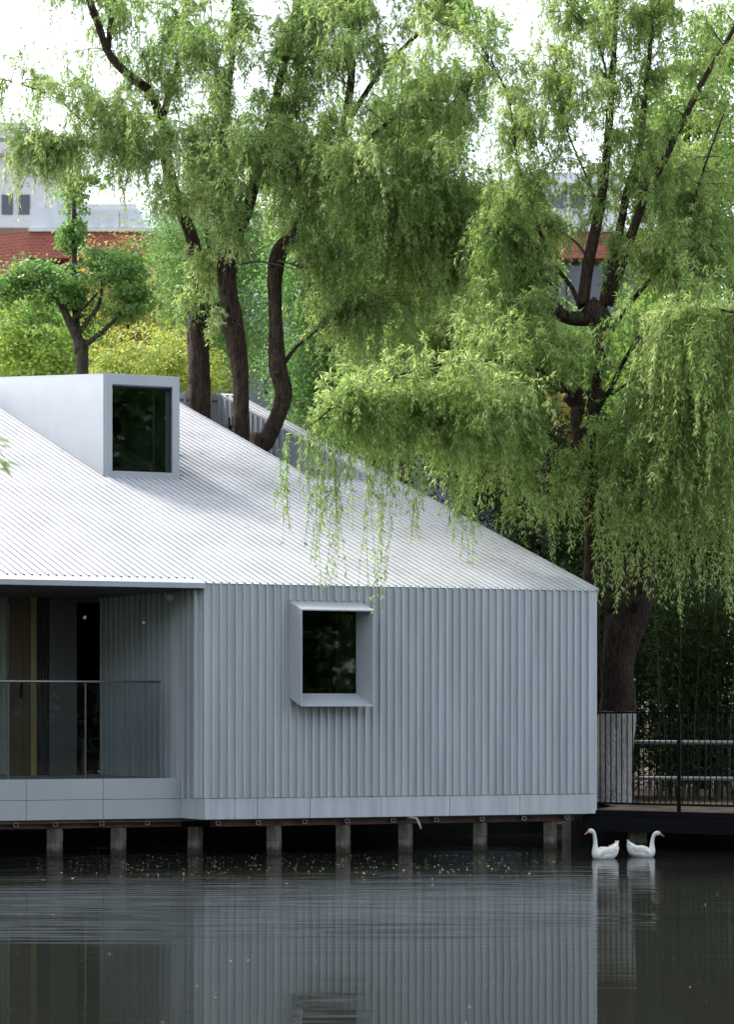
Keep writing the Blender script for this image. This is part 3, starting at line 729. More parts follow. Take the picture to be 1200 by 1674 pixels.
# leaf bits on the roof
b = MB()
for i in range(70):
    s = rr.uniform(-2.2, 4.5); t = rr.uniform(.1, T * .9)
    if s > sA - .05 and s < sC + .05 and t > tB - .05: continue
    p = S(s, t, .027); a = rr.uniform(0, 6.28); u = E * math.cos(a) + RV.normalized() * math.sin(a); v_ = RN.cross(u)
    L = rr.uniform(.02, .045); b.face([p - u * L, p + v_ * .006, p + u * L + RN * .004, p - v_ * .006 + RN * .003])
tag(b.build('fallen_leaves', M['timber']), 'dry fallen willow leaves scattered on the pale roof', 'leaves', kind='stuff')
# drifting willow down
for (px, py, D, r, lb) in ((138, 1010, 9, .009, 'white tuft of willow down drifting in front of the dark doorway'), (235, 1018, 10, .008, 'pale tuft of willow down drifting before the porch side wall'), (228, 1081, 15, .006, 'tiny white tuft of willow down just above the glass railing'),
                          (1038, 1111, 10, .007, 'tuft of willow down drifting above the limewashed trunk foot'), (876, 1138, 9, .007, 'faint tuft of willow down before the right part of the ribbed front wall'), (768, 1646, 8.2, .006, 'tuft of willow down low over the water near the bottom edge')):
    b = MB(); rr2 = random.Random(px)
    for k in range(90):
        d = V((rr2.gauss(0, 1), rr2.gauss(0, 1), rr2.gauss(0, 1))).normalized() * r * rr2.uniform(.5, 1.2); e = d.cross(V((.3, .5, .8))).normalized() * .0007
        b.face([-e, d - e * .5, d + e * .5, e])
    o = b.build('willow_down', M['fluff']); o.location = P(px, py, D); tag(o, lb, 'seed tuft', 'willow down in the air')

# ------------------------------------------------------------------ foliage engine
def leaf_mesh(name, pos, ax, nrm, ln, wd, tint, mats, parent, ribbons=None):
    """pos base points, ax unit axis, nrm unit normal; one folded rhomb per leaf"""
    n = len(pos); side = np.cross(ax, nrm); side /= np.linalg.norm(side, axis=1)[:, None] + 1e-9
    ln = ln[:, None]; wd = wd[:, None]
    v = np.empty((n, 4, 3), np.float32)
    v[:, 0] = pos; v[:, 1] = pos + ax * ln * .42 + side * wd * .5 + nrm * wd * .12; v[:, 2] = pos + ax * ln - nrm * ln * .06; v[:, 3] = pos + ax * ln * .42 - side * wd * .5 + nrm * wd * .12
    vv = v.reshape(-1, 3); nq = n
    allv = [vv]; tints = [tint]; mi = [np.zeros(n, np.int32)]
    if ribbons is not None and len(ribbons):
        rv = np.asarray(ribbons, np.float32).reshape(-1, 4, 3); allv.append(rv.reshape(-1, 3)); tints.append(np.full(len(rv), .5)); mi.append(np.ones(len(rv), np.int32)); nq += len(rv)
    V_ = np.concatenate(allv); me = bpy.data.meshes.new(name)
    me.vertices.add(len(V_)); me.vertices.foreach_set('co', V_.ravel().astype(np.float32))
    me.loops.add(nq * 4); me.loops.foreach_set('vertex_index', np.arange(nq * 4, dtype=np.int32))
    me.polygons.add(nq); me.polygons.foreach_set('loop_start', np.arange(0, nq * 4, 4, dtype=np.int32)); me.polygons.foreach_set('loop_total', np.full(nq, 4, np.int32))
    for m in mats: me.materials.append(m)
    me.polygons.foreach_set('material_index', np.concatenate(mi))
    at = me.attributes.new('tint', 'FLOAT', 'FACE'); at.data.foreach_set('value', np.clip(np.concatenate(tints), 0, 1).astype(np.float32))
    me.update(calc_edges=True)
    o = bpy.data.objects.new(name, me); col.objects.link(o); o.parent = parent
    return o

def unit(a): return a / (np.linalg.norm(a, axis=-1, keepdims=True) + 1e-9)

def strands(starts, hd, reach, drop, arch, spacing=.022, leaf=(.06, .10), width=.013, base_tint=None, rib=True, sub=True):
    """hanging willow shoots: arrays -> leaves and stem ribbons"""
    n = len(starts); K = 12
    s = np.linspace(0, 1, K)
    ph = rng.uniform(0, 6.28, (n, 4)); L = reach + np.abs(drop) + arch * .5
    wig = (.035 * L)[:, None]
    x = starts[:, None, :] + hd[:, None, :] * (reach[:, None] * (1 - np.exp(-2.6 * s))[None])[..., None]
    z = arch[:, None] * np.sin(np.clip(s * 2.2, 0, 1) * np.pi * .5)[None] * .8 - drop[:, None] * (s ** 1.55)[None]
    path = x.copy(); path[..., 2] += z
    path[..., 0] += wig * np.sin(5 * s[None] + ph[:, :1]) * s; path[..., 1] += wig * np.sin(4 * s[None] + ph[:, 1:2]) * s
    tan = unit(np.gradient(path, axis=1))
    cnt = np.maximum(3, (L / spacing)).astype(int)
    idx = np.repeat(np.arange(n), cnt)
    u = rng.uniform(.04, 1, len(idx)) ** .9 * (K - 1)
    i0 = np.minimum(u.astype(int), K - 2); f = (u - i0)[:, None]
    pos = path[idx, i0] * (1 - f) + path[idx, i0 + 1] * f; t = unit(tan[idx, i0] * (1 - f) + tan[idx, i0 + 1] * f)
    m = len(idx)
    rnd = unit(rng.normal(size=(m, 3))); outv = unit(rnd - t * np.sum(rnd * t, 1)[:, None])
    spl = rng.uniform(.5, 1.7, m)[:, None]
    ax = unit(t * .9 + outv * spl + np.array([0, 0, -.38]))
    nr = unit(rng.normal(size=(m, 3)) * .6 + outv * .3 + np.array([0, 0, .9])); nr = unit(nr - ax * np.sum(nr * ax, 1)[:, None])
    ln = rng.uniform(*leaf, m) * (1 - .35 * (u / (K - 1)) ** 3); wd = width * rng.uniform(.7, 1.25, m)
    tint = (base_tint[idx] if base_tint is not None else .5) + rng.normal(0, .25, m) + .22 * (u / (K - 1) - .5)
    rb = None
    if rib:
        hw = np.array([.0016, 0, 0]); 
        a = path[:, ::2]; a = np.concatenate([a, path[:, -1:]], 1)
        w_ = np.linspace(1.6, .6, a.shape[1])[None, :, None] * hw
        rb = np.stack([a[:, :-1] - w_[:, :-1], a[:, :-1] + w_[:, :-1], a[:, 1:] + w_[:, 1:], a[:, 1:] - w_[:, 1:]], 2).reshape(-1, 4, 3)
    return pos, ax, nr, ln, wd, tint, rb, path

def limb_pts(lst, r0, r1, sub=5):
    """lst of (px,py,D); radii in metres"""
    n = len(lst); q = []
    for i, a in enumerate(lst):
        p = P(*a[:3]); r = a[3] * a[2] / F if len(a) > 3 else r0 + (r1 - r0) * i / (n - 1)
        q.append((p.x, p.y, p.z, r))
    return smooth_path(q, sub)

def willow(name, label, group, trunk, limbs, fields, leafm, barkm, tintbase=.5, tk_rough=.15, dens=1.0, leaf=(.065, .115), width=.0155, extra=None, twig_parts=True):
    base = P(*trunk[0][:3]); t = empty(name, (0, 0, 0))
    tag(t, label, 'tree', group)
    tp = limb_pts(trunk, .15, .1, 11)
    b = MB(); b.tube([V(p[:3]) for p in tp], [p[3] for p in tp], 22, rough=tk_rough, seed=len(name) + int(trunk[0][0])); b.build('trunk', barkm, t)
    skel = [tp[len(tp) // 2:]]
    for k, (lst, r0, r1) in enumerate(limbs):
        lp = limb_pts(lst, r0, r1, 5); skel.append(lp)
        b = MB(); b.tube([V(p[:3]) for p in lp], [max(p[3], .004) for p in lp], 10 if r0 > .03 else 7, rough=.08, seed=k); b.build('limb', barkm if r0 > .028 else M['twig_dark'], t)
    rs = random.Random(int(trunk[0][0]))
    for k in range(4):
        i_ = rs.randrange(len(tp) // 4, len(tp) * 3 // 4); c_ = V(tp[i_][:3]); r_ = tp[i_][3]; a_ = rs.uniform(0, 6.28); d_ = V((math.cos(a_), -abs(math.sin(a_)), .45)).normalized()
        b = MB(); b.tube([c_, c_ + d_ * r_ * 1.05, c_ + d_ * r_ * rs.uniform(1.25, 1.7)], [r_ * .55, r_ * .38, r_ * .26], 9, rough=.15, seed=k); b.build('stub', barkm, t)
    sk = np.concatenate(skel)[:, :3]
    st = []; hds = []; rc = []; dr = []; ac = []; tn = []
    tw = MB()
    for fd_ in fields:
        px, py, D, rx, ry, rd, m, L0, L1 = fd_[:9]; tb = fd_[9] if len(fd_) > 9 else tintbase
        per = fd_[10] if len(fd_) > 10 else 7
        for _ in range(int(m * dens)):
            a = np.clip(rng.normal(0, .55, 3), -1.5, 1.5)
            e = P(px + a[0] * rx, py + a[1] * ry, D + a[2] * rd); e = np.array(e)
            d2 = np.sum((sk - e) ** 2, 1) + np.clip(sk[:, 2] - e[2], 0, 9) * .5
            j = int(np.argmin(d2 + rng.uniform(0, .5, len(sk)))); s0 = sk[j]
            v = e - s0; dist = np.linalg.norm(v)
            if dist > 2.2: s0 = e - v / dist * rng.uniform(1.2, 2.2); v = e - s0; dist = np.linalg.norm(v)
            nn = 7; q = np.linspace(0, 1, nn)[:, None]
            cur = s0 + v * q; cur[:, 2] += np.sin(q[:, 0] * np.pi) * dist * .14; cur += rng.normal(0, .02, (nn, 3)) * np.sin(q * np.pi)
            tw.tube([V(c) for c in cur], list(np.linspace(.0085, .0025, nn)), 4, cap=False)
            k = per
            qq = rng.uniform(.35, 1.0, k); ii = qq * (nn - 1); i0 = np.minimum(ii.astype(int), nn - 2); f = (ii - i0)[:, None]
            ps = cur[i0] * (1 - f) + cur[i0 + 1] * f
            vh = v.copy(); vh[2] = 0; vh /= np.linalg.norm(vh) + 1e-6
            h = rng.normal(0, .8, (k, 3)); h[:, 2] = 0; h = unit(h + vh * .6)
            LL = L0 + (L1 - L0) * rng.uniform(0, 1, k) ** 1.6
            LL *= rng.uniform(.5, 1.0, k)
            tv = tb + rng.normal(0, .15)
            st.append(ps); hds.append(h); rc.append(LL * rng.uniform(.12, .5, k)); dr.append(LL); ac.append(rng.uniform(0, .12, k)); tn.append(np.full(k, tv))
            ks = 6; qq = rng.uniform(.2, 1.0, ks); ii = qq * (nn - 1); i0 = np.minimum(ii.astype(int), nn - 2); f = (ii - i0)[:, None]
            h = rng.normal(0, 1, (ks, 3)); h[:, 2] = 0
            st.append(cur[i0] * (1 - f) + cur[i0 + 1] * f); hds.append(unit(h)); rc.append(rng.uniform(.12, .42, ks)); dr.append(rng.uniform(-.02, .22, ks)); ac.append(rng.uniform(0, .25, ks)); tn.append(np.full(ks, tv + .08))
    if extra:
        for (px, py, D, L, reach, n, tb) in extra:
            for _ in range(n):
                p = np.array(P(px + rng.uniform(-3, 3), py + rng.uniform(-6, 6), D)) + rng.normal(0, .02, 3)
                st.append(p[None]); h = rng.normal(0, 1, (1, 3)); h[:, 2] = 0; hds.append(unit(h)); rc.append(np.array([reach])); dr.append(np.array([1.04 * L * rng.uniform(.75, 1)])); ac.append(np.array([.0])); tn.append(np.array([tb]))
    st = np.concatenate(st); hds = np.concatenate(hds); rc = np.concatenate(rc); dr = np.concatenate(dr); ac = np.concatenate(ac); tn = np.concatenate(tn)
    A = strands(st, hds, rc, dr, ac, .028, leaf, width, tn)
    # side shoots
    path = A[7]; n = len(path); k = 2
    ii = rng.integers(1, 8, (n, k)); ps = path[np.arange(n)[:, None], ii].reshape(-1, 3)
    h = rng.normal(0, 1, (n * k, 3)); h[:, 2] = 0; h = unit(h); LL = np.clip(np.repeat(dr, k), .12, 1) * rng.uniform(.15, .45, n * k)
    B = strands(ps, h, LL * rng.uniform(.3, 1, n * k), LL, rng.uniform(0, .06, n * k), .03, leaf, width, np.repeat(tn, k))
    cat = [np.concatenate([A[i], B[i]]) for i in range(7)]
    o = leaf_mesh('crown', *cat[:6], [leafm, M['twig']], t, cat[6])
    if tw.v: tw.build('twigs', M['twig_dark'], t)
    print(name, 'leaves', len(cat[0]), 'strands', n)
    return t

# ---- courtyard willows
cm = (W0 + E * (sA + sC) / 2 + RH * tB)
def slot(px):
    k = (px - 600) / F; t = (k * cm.y - cm.x) / (RH.x - k * RH.y); return cm + RH * t
g1, g2, g3 = slot(328), slot(394), slot(428)
D1, D2, D3 = g1.y, g2.y, g3.y
print('tree depths', D1, D2, D3, 'filler', 26.5)
def gpy(D): return HZ + (CAMH - .44) * F / D
willow('willow_tree', 'willow nearest the dormer among three growing through the roof, one limb reaching far left', 'willows growing through the pavilion roof',
    [(330, gpy(D1), D1, 19), (329, 760, D1, 18), (328, 682, D1, 17), (325, 581, D1, 16.5), (322, 531, D1, 17.5), (328, 481, D1, 13), (322, 434, D1, 12), (310, 381, D1, 11), (293, 340, D1, 10), (283, 307, D1, 9.5), (270, 247, D1, 9), (262, 200, D1 - .1, 8), (245, 150, D1 - .1, 7), (215, 128, D1 - .2, 6.5), (178, 88, D1 - .2, 6.5), (160, 40, D1 - .2, 6), (143, -10, D1 - .2, 5.5), (130, -90, D1, 4)],
    [([(268, 245, D1), (240, 258, D1 - .3), (200, 250, D1 - .6), (150, 238, D1 - .8), (90, 240, D1 - 1)], .06, .02),
     ([(176, 84, D1 - .2), (180, 40, D1 - .3), (186, -20, D1 - .3), (190, -100, D1)], .05, .02),
     ([(262, 205, D1), (280, 140, D1 + .2), (298, 80, D1 + .2), (302, 0, D1 + .2), (300, -90, D1)], .06, .025),
     ([(330, 480, D1), (352, 430, D1 - .2), (364, 397, D1 - .2), (360, 340, D1 - .3), (345, 280, D1 - .4)], .07, .03),
     ([(205, 210, D1 - .6), (140, 165, D1 - .9), (70, 150, D1 - 1.2), (20, 130, D1 - 1.2)], .012, .005),
     ([(190, 195, D1 - .6), (150, 210, D1 - .8), (90, 160, D1 - 1.0), (5, 130, D1 - 1.0)], .015, .005)],
    [(170, 190, D1 - .8, 120, 80, 1.0, 36, .3, .8, .66), (110, 130, D1 - .8, 90, 70, .8, 11, .15, .5, .6, 3), (50, 180, D1 - .8, 60, 70, .6, 11, .2, .6, .6, 3), (15, 240, D1 - 1.0, 30, 60, .4, 10, .2, .7, .6, 3), (60, 300, D1 - 1.0, 50, 40, .4, 7, .3, .7, .6, 3),
     (250, 90, D1, 120, 100, 1.0, 36, .3, .7, .45), (270, 220, D1 - .8, 100, 60, .7, 34, .3, .9, .72), (255, 330, D1 - .8, 40, 40, .4, 9, .3, .6, .6), (200, 0, D1, 130, 50, .8, 20, .3, .7, .45), (335, 440, D1 - .8, 25, 30, .3, 6, .3, .7, .7),
     (130, 255, D1 - .9, 70, 30, .4, 16, .4, 1.0, .66), (55, 280, D1 - .9, 50, 30, .4, 5, .3, .7, .6, 4), (200, 300, D1 - .3, 30, 25, .4, 5, .3, .6, .6), (300, 490, D1 - .3, 20, 40, .3, 5, .3, .5, .6)],
    M['willow'], M['bark'], .5)
willow('willow_tree', 'gnarled forked willow, middle one of three growing through the roof', 'willows growing through the pavilion roof',
    [(396, gpy(D2), D2, 15), (395, 715, D2, 13), (393, 615, D2, 13.5), (385, 555, D2, 16), (375, 514, D2, 18), (374, 464, D2, 12), (377, 414, D2, 10.5), (376, 367, D2, 9.5), (374, 314, D2, 8), (366, 250, D2, 7), (370, 170, D2, 6), (380, 80, D2, 5), (385, -60, D2, 4)],
    [([(372, 505, D2), (362, 450, D2 + .1), (366, 405, D2 + .1), (368, 340, D2 + .2), (350, 260, D2 + .2)], .09, .04),
     ([(378, 430, D2), (388, 385, D2 - .1), (400, 354, D2 - .1), (410, 324, D2 - .1), (425, 265, D2), (438, 215, D2), (446, 190, D2), (455, 140, D2), (470, 80, D2), (482, 30, D2), (486, -60, D2)], .10, .045),
     ([(386, 433, D2 - .1), (415, 428, D2 - .3), (440, 430, D2 - .5), (480, 440, D2 - .6)], .022, .008),
     ([(425, 275, D2 - .3), (450, 262, D2 - .6), (490, 255, D2 - .8), (530, 255, D2 - .9)], .02, .006),
     ([(330, 95, D2), (322, 60, D2), (345, 30, D2)], .02, .006)],
    [(380, 190, D2 - .6, 130, 100, 1.1, 44, .3, .8, .66), (400, 60, D2, 140, 90, 1.0, 48, .3, .8, .45), (330, 290, D2 - .9, 50, 40, .4, 14, .3, .7, .72), (480, 250, D2 - .7, 60, 50, .8, 28, .4, .9, .55), (360, 375, D2 - .9, 25, 30, .3, 7, .3, .7, .72),
     (480, 130, D2 + .5, 70, 110, .8, 30, .4, .9, .38), (350, 530, D2 - .5, 25, 25, .2, 2, .2, .5, .6)],
    M['willow'], M['bark'], .5)
willow('willow_tree', 'willow with curved bent foot, rightmost of three growing through the roof', 'willows growing through the pavilion roof',
    [(420, gpy(D3), D3, 15), (422, 760, D3, 14), (432, 725, D3, 14), (455, 678, D3, 14), (464, 641, D3, 14.5), (455, 598, D3, 13.5), (451, 531, D3, 12), (448, 464, D3, 12), (452, 424, D3, 12.5), (462, 402, D3, 12), (482, 385, D3, 11), (505, 335, D3, 9), (530, 300, D3, 8), (548, 275, D3, 8), (560, 220, D3, 7), (575, 120, D3, 6), (570, 0, D3, 5), (560, -90, D3, 4)],
    [([(462, 597, D3), (480, 572, D3 - .1), (497, 557, D3 - .2), (521, 538, D3 - .3)], .035, .012),
     ([(455, 426, D3 - .1), (478, 432, D3 - .3), (490, 440, D3 - .3)], .02, .01),
     ([(548, 280, D3), (600, 230, D3 - .2), (650, 190, D3 - .4), (700, 165, D3 - .4), (760, 170, D3 - .5)], .05, .012),
     ([(560, 215, D3), (620, 120, D3), (690, 50, D3), (750, 0, D3)], .045, .015),
     ([(778, 332, D3 - .6), (727, 310, D3 - .7), (665, 290, D3 - .9), (639, 287, D3 - 1), (607, 297, D3 - 1)], .022, .008),
     ([(700, 300, D3 - .7), (660, 300, D3 - .8), (630, 325, D3 - .9)], .012, .005)],
    [(600, 90, D3 - .3, 150, 80, 1.4, 34, .3, .9, .60), (600, 240, D3 - .8, 130, 80, 1.0, 36, .4, 1.1, .6), (560, 350, D3 - .5, 80, 70, .8, 24, .4, 1.2, .5), (700, 190, D3 - .4, 100, 90, 1.0, 32, .5, 1.3, .5), (700, 10, D3, 110, 60, .9, 30, .3, .9, .5),
     (700, 340, D3 - .5, 100, 80, .9, 32, .5, 1.3, .48), (640, 460, D3 - .3, 100, 70, .7, 36, .5, 1.4, .5), (720, 430, D3 - .5, 70, 60, .6, 24, .7, 1.7, .6), (530, 20, D3 + .4, 90, 80, .8, 30, .4, 1.0, .4), (760, 420, D3, 60, 60, .6, 26, .5, 1.2, .45), (560, 470, D3 + .3, 40, 40, .4, 10, .3, .9, .45), (790, 130, D3, 40, 70, .5, 9, .3, .8, .5)],
    M['willow'], M['bark'], .45)

# ---- pollard willow on the right
Dp = 22.9
up = [
 ([(953, 500, Dp), (963, 427, Dp), (973, 380, Dp), (982, 333, Dp), (990, 277, Dp), (997, 200, Dp), (1002, 120, Dp), (1006, 50, Dp), (1010, -60, Dp)], 0.0845, 0.0286),
 ([(985, 505, Dp), (1010, 393, Dp), (1027, 307, Dp), (1045, 253, Dp), (1055, 160, Dp), (1063, 90, Dp), (1070, -60, Dp)], 0.0650, 0.0208),
 ([(995, 500, Dp), (1033, 383, Dp - .2), (1057, 320, Dp - .3), (1087, 260, Dp - .4), (1120, 193, Dp - .5), (1153, 127, Dp - .6), (1185, 75, Dp - .7), (1230, -10, Dp - .8)], 0.0650, 0.0234),
 ([(1000, 540, Dp), (1030, 497, Dp - .1), (1067, 453, Dp - .2), (1093, 420, Dp - .3), (1120, 380, Dp - .3), (1150, 280, Dp - .3), (1190, 170, Dp - .3)], 0.0364, 0.0104),
 ([(950, 505, Dp), (935, 470, Dp), (903, 430, Dp), (853, 377, Dp - .1), (820, 350, Dp - .2)], 0.0364, 0.0117),
 ([(900, 425, Dp), (880, 370, Dp), (867, 330, Dp), (847, 267, Dp), (840, 210, Dp), (830, 157, Dp), (817, 127, Dp), (796, 100, Dp)], 0.0286, 0.0078),
 ([(963, 425, Dp), (943, 397, Dp), (910, 375, Dp), (880, 366, Dp)], 0.0195, 0.0078),
 ([(980, 340, Dp), (960, 290, Dp), (930, 220, Dp), (915, 160, Dp), (905, 100, Dp)], 0.0182, 0.0065),
 ([(998, 190, Dp), (990, 110, Dp), (970, 50, Dp), (950, -30, Dp)], 0.0208, 0.0078),
 ([(915, 515, Dp), (911, 470, Dp), (912, 440, Dp)], 0.0260, 0.0130),
]
low = [
 ([(935, 645, Dp - .1), (903, 617, Dp - .4), (883, 607, Dp - .7), (840, 593, Dp - 1.1), (800, 590, Dp - 1.5), (740, 593, Dp - 2.0), (670, 607, Dp - 2.5), (610, 632, Dp - 2.8), (563, 652, Dp - 3.0), (515, 690, Dp - 3.1)], .035, .006),
 ([(935, 640, Dp), (897, 642, Dp - .4), (847, 657, Dp - .9), (800, 665, Dp - 1.3), (740, 655, Dp - 1.8), (690, 665, Dp - 2.2)], .024, .007),
 ([(930, 640, Dp), (843, 623, Dp - .6), (800, 620, Dp - .9), (745, 618, Dp - 1.2), (690, 616, Dp - 1.5)], .018, .006),
 ([(925, 640, Dp), (885, 570, Dp - .4), (860, 540, Dp - .5), (842, 528, Dp - .6)], .012, .006),
 ([(985, 655, Dp), (1000, 635, Dp - .2), (1017, 597, Dp - .5), (1047, 550, Dp - .9), (1075, 525, Dp - 1.2), (1097, 515, Dp - 1.5), (1133, 507, Dp - 1.8), (1183, 507, Dp - 2.1), (1230, 520, Dp - 2.3)], .035, .012),
 ([(1000, 645, Dp), (1040, 617, Dp - .3), (1077, 590, Dp - .5), (1103, 573, Dp - .7), (1160, 560, Dp - 1)], .02, .008),
 ([(975, 645, Dp), (973, 620, Dp), (980, 590, Dp), (987, 557, Dp), (985, 520, Dp)], .085, .10),
 ([(960, 665, Dp), (945, 655, Dp - .02), (935, 642, Dp - .05)], .12, .15),
 ([(985, 530, Dp), (975, 512, Dp), (960, 498, Dp)], .16, .14),
 ([(965, 520, Dp), (935, 520, Dp), (915, 512, Dp), (912, 500, Dp)], .10, .07),
]
ex = []
for (px, py, L) in ((462, 725, 1.1), (510, 700, 1.55), (528, 695, 1.9), (540, 700, 2.0), (556, 700, 1.7), (567, 695, 1.2), (597, 700, 2.05), (621, 680, 2.2), (628, 690, 1.8), (645, 720, .9), (665, 730, 1.1), (688, 770, .8), (735, 770, .8), (745, 790, .6), (768, 790, .95), (500, 705, .9)):
    ex.append((px, py, Dp - 3.1 + max(0, (px - 560)) * .004, L, .07, 3, .5))
for (px, py, L) in ((985, 780, 1.55), (1004, 770, 1.75), (1020, 820, 1.2), (1045, 840, .9), (1072, 720, 2.1), (1082, 760, 1.7), (1104, 710, 2.4), (1112, 760, 2.0), (1128, 730, 1.9), (1150, 790, 1.5), (1168, 770, 1.6), (1186, 720, 2.3), (1194, 760, 2.0), (930, 790, 1.0), (905, 820, .8), (1060, 800, 1.3), (1140, 820, 1.2), (1094, 830, 1.2), (1176, 840, 1.3), (1012, 850, 1.0)):
    ex.append((px, py, Dp - 1.5, L / 1.04, .06, 4, .75))
willow('pollard_willow', 'pollarded willow with knobbly head and thin upright shoots, low boughs hanging over the roof', None,
    [(985, HZ + 1.16 * F / Dp, Dp, 22), (975, 1200, Dp, 17), (966, 1000, Dp, 14), (967, 890, Dp, 11), (967, 840, Dp, 11), (962, 757, Dp, 16), (955, 707, Dp, 19), (957, 675, Dp, 22), (975, 650, Dp, 17), (985, 640, Dp, 13)],
    low + up,
    [(670, 625, Dp - 2.5, 120, 35, .6, 15, .3, 1.0, .6), (588, 668, Dp - 2.9, 42, 22, .3, 13, .3, .8, .5), (760, 630, Dp - 1.9, 80, 40, .6, 16, .4, 1.1, .65), (830, 640, Dp - 1.2, 60, 50, .6, 16, .4, 1.2, .62), (800, 740, Dp - 1.7, 70, 60, .6, 26, .3, .9, .7), (730, 700, Dp - 2.1, 80, 50, .6, 17, .3, 1.0, .66), (640, 700, Dp - 2.5, 60, 30, .4, 14, .3, .9, .55),
     (850, 830, Dp - 1.2, 40, 50, .4, 12, .3, .8, .6), (820, 560, Dp - .6, 70, 40, .7, 16, .4, 1.2, .55),
     (870, 560, Dp - .5, 60, 40, .5, 15, .3, .9, .6), (845, 480, Dp - .1, 65, 60, .6, 20, .4, 1.0, .52), (800, 420, Dp, 50, 70, .6, 22, .5, 1.1, .55), (955, 580, Dp - .3, 40, 25, .3, 6, .2, .5, .6, 4), (960, 800, Dp - .4, 25, 60, .2, 3, .2, .5, .6, 3), (860, 740, Dp - .8, 40, 40, .5, 12, .4, 1.2, .5), (890, 640, Dp - .5, 20, 20, .3, 3, .3, .6, .6, 4),
     (1060, 560, Dp - .9, 40, 30, .5, 5, .3, .8, .7), (1130, 530, Dp - 1.8, 90, 28, .5, 24, .5, 1.7, .74), (1135, 610, Dp - 1.2, 60, 60, .6, 34, .5, 1.9, .68), (1170, 560, Dp - 1.0, 60, 60, .6, 16, .6, 1.8, .6), (1105, 730, Dp - 1.2, 55, 60, .5, 34, .5, 1.4, .6), (1160, 740, Dp - 1.4, 60, 60, .5, 34, .5, 1.5, .62), (1030, 690, Dp - .6, 25, 40, .3, 4, .3, .9, .6),
     (970, 300, Dp + .3, 140, 100, 1.0, 30, .3, .9, .66, 5), (900, 150, Dp, 100, 120, .9, 38, .3, .9, .66, 5), (1060, 110, Dp, 140, 110, .9, 52, .3, .9, .64, 5), (1110, 310, Dp + .1, 110, 90, 1.0, 48, .4, 1.1, .58, 6), (1160, 420, Dp - .4, 70, 60, .8, 34, .5, 1.2, .58), (860, 310, Dp, 70, 100, .8, 32, .4, .9, .6, 5), (960, 10, Dp, 240, 60, .9, 54, .3, .9, .6, 5), (1050, 430, Dp + .4, 90, 40, .6, 6, .3, .7, .5)],
    M['willow2'], M['bark'], .55, extra=ex)
# ---- old willow with limewashed foot
Dw = 22.9 - .35
willow('old_willow_tree', 'thick leaning willow with limewashed foot behind the black railing', None,
    [(998, HZ + 1.14 * F / Dw, Dw, 40), (1000, 1300, Dw, 34), (1006, 1230, Dw, 29), (1012, 1154, Dw, 28), (1012, 1077, Dw, 28), (1024, 1015, Dw, 31), (1042, 965, Dw, 29), (1047, 893, Dw, 24), (1052, 820, Dw, 19), (1072, 770, Dw, 16), (1088, 735, Dw, 15), (1098, 640, Dw, 12), (1110, 520, Dw, 9), (1120, 380, Dw, 7)],
    [([(1045, 910, Dw), (1085, 860, Dw + .2), (1130, 810, Dw + .3), (1165, 770, Dw + .3), (1186, 720, Dw + .3), (1195, 600, Dw + .3), (1200, 450, Dw + .3)], .13, .06),
     ([(1024, 1010, Dw), (1000, 930, Dw + .2), (985, 860, Dw + .3), (980, 800, Dw + .4)], .08, .03)],
    [(1100, 680, Dw + .5, 90, 60, .6, 44, .5, 1.3, .35), (1170, 640, Dw - .2, 80, 60, .6, 40, .8, 1.9, .5), (1065, 780, Dw - .4, 40, 50, .4, 16, .4, 1.1, .5), (1005, 800, Dw - .5, 15, 40, .2, 3, .5, 1.2, .6), (1240, 700, Dw - .3, 60, 90, .6, 24, .9, 1.9, .45)],
    M['willow'], M['bark_white'], .4)

Db_ = 29.5
willow('willow_tree', 'pale hazy willow farther back whose shoots fill the gap between the roof trunks and pollard', None,
    [(668, HZ + 1.16 * F / Db_, Db_, 12), (664, 700, Db_, 11), (655, 560, Db_, 9), (640, 430, Db_, 7), (650, 300, Db_, 6), (660, 150, Db_, 5)],
    [([(655, 560, Db_), (700, 470, Db_), (760, 400, Db_), (820, 350, Db_)], .08, .03), ([(645, 440, Db_), (590, 350, Db_), (540, 300, Db_)], .07, .03), ([(650, 520, Db_), (690, 520, Db_ - .3), (740, 535, Db_ - .5)], .03, .01)],
    [(560, 330, Db_, 110, 110, 1, 50, .4, 1.1, .55), (700, 600, Db_ - 3.0, 90, 70, .6, 34, .5, 1.3, .55), (630, 560, Db_ - 2.5, 50, 60, .6, 18, .5, 1.2, .5), (780, 500, Db_ - 3.0, 70, 70, .6, 28, .6, 1.5, .6), (840, 560, Db_ - 2.5, 60, 70, .6, 22, .6, 1.4, .55), (720, 320, Db_, 110, 110, 1, 50, .4, 1.1, .55), (640, 180, Db_, 150, 90, 1, 50, .4, 1.0, .5), (800, 440, Db_, 90, 90, 1, 40, .4, 1.1, .6), (640, 520, Db_, 120, 60, 1, 40, .5, 1.2, .5), (430, 330, Db_, 60, 90, .8, 22, .4, 1.0, .6), (780, 560, Db_, 90, 60, 1, 34, .5, 1.2, .55), (870, 400, Db_, 60, 60, .8, 14, .4, 1, .6)],
    M['willow'], M['bark'], .5, leaf=(.08, .13), width=.02)
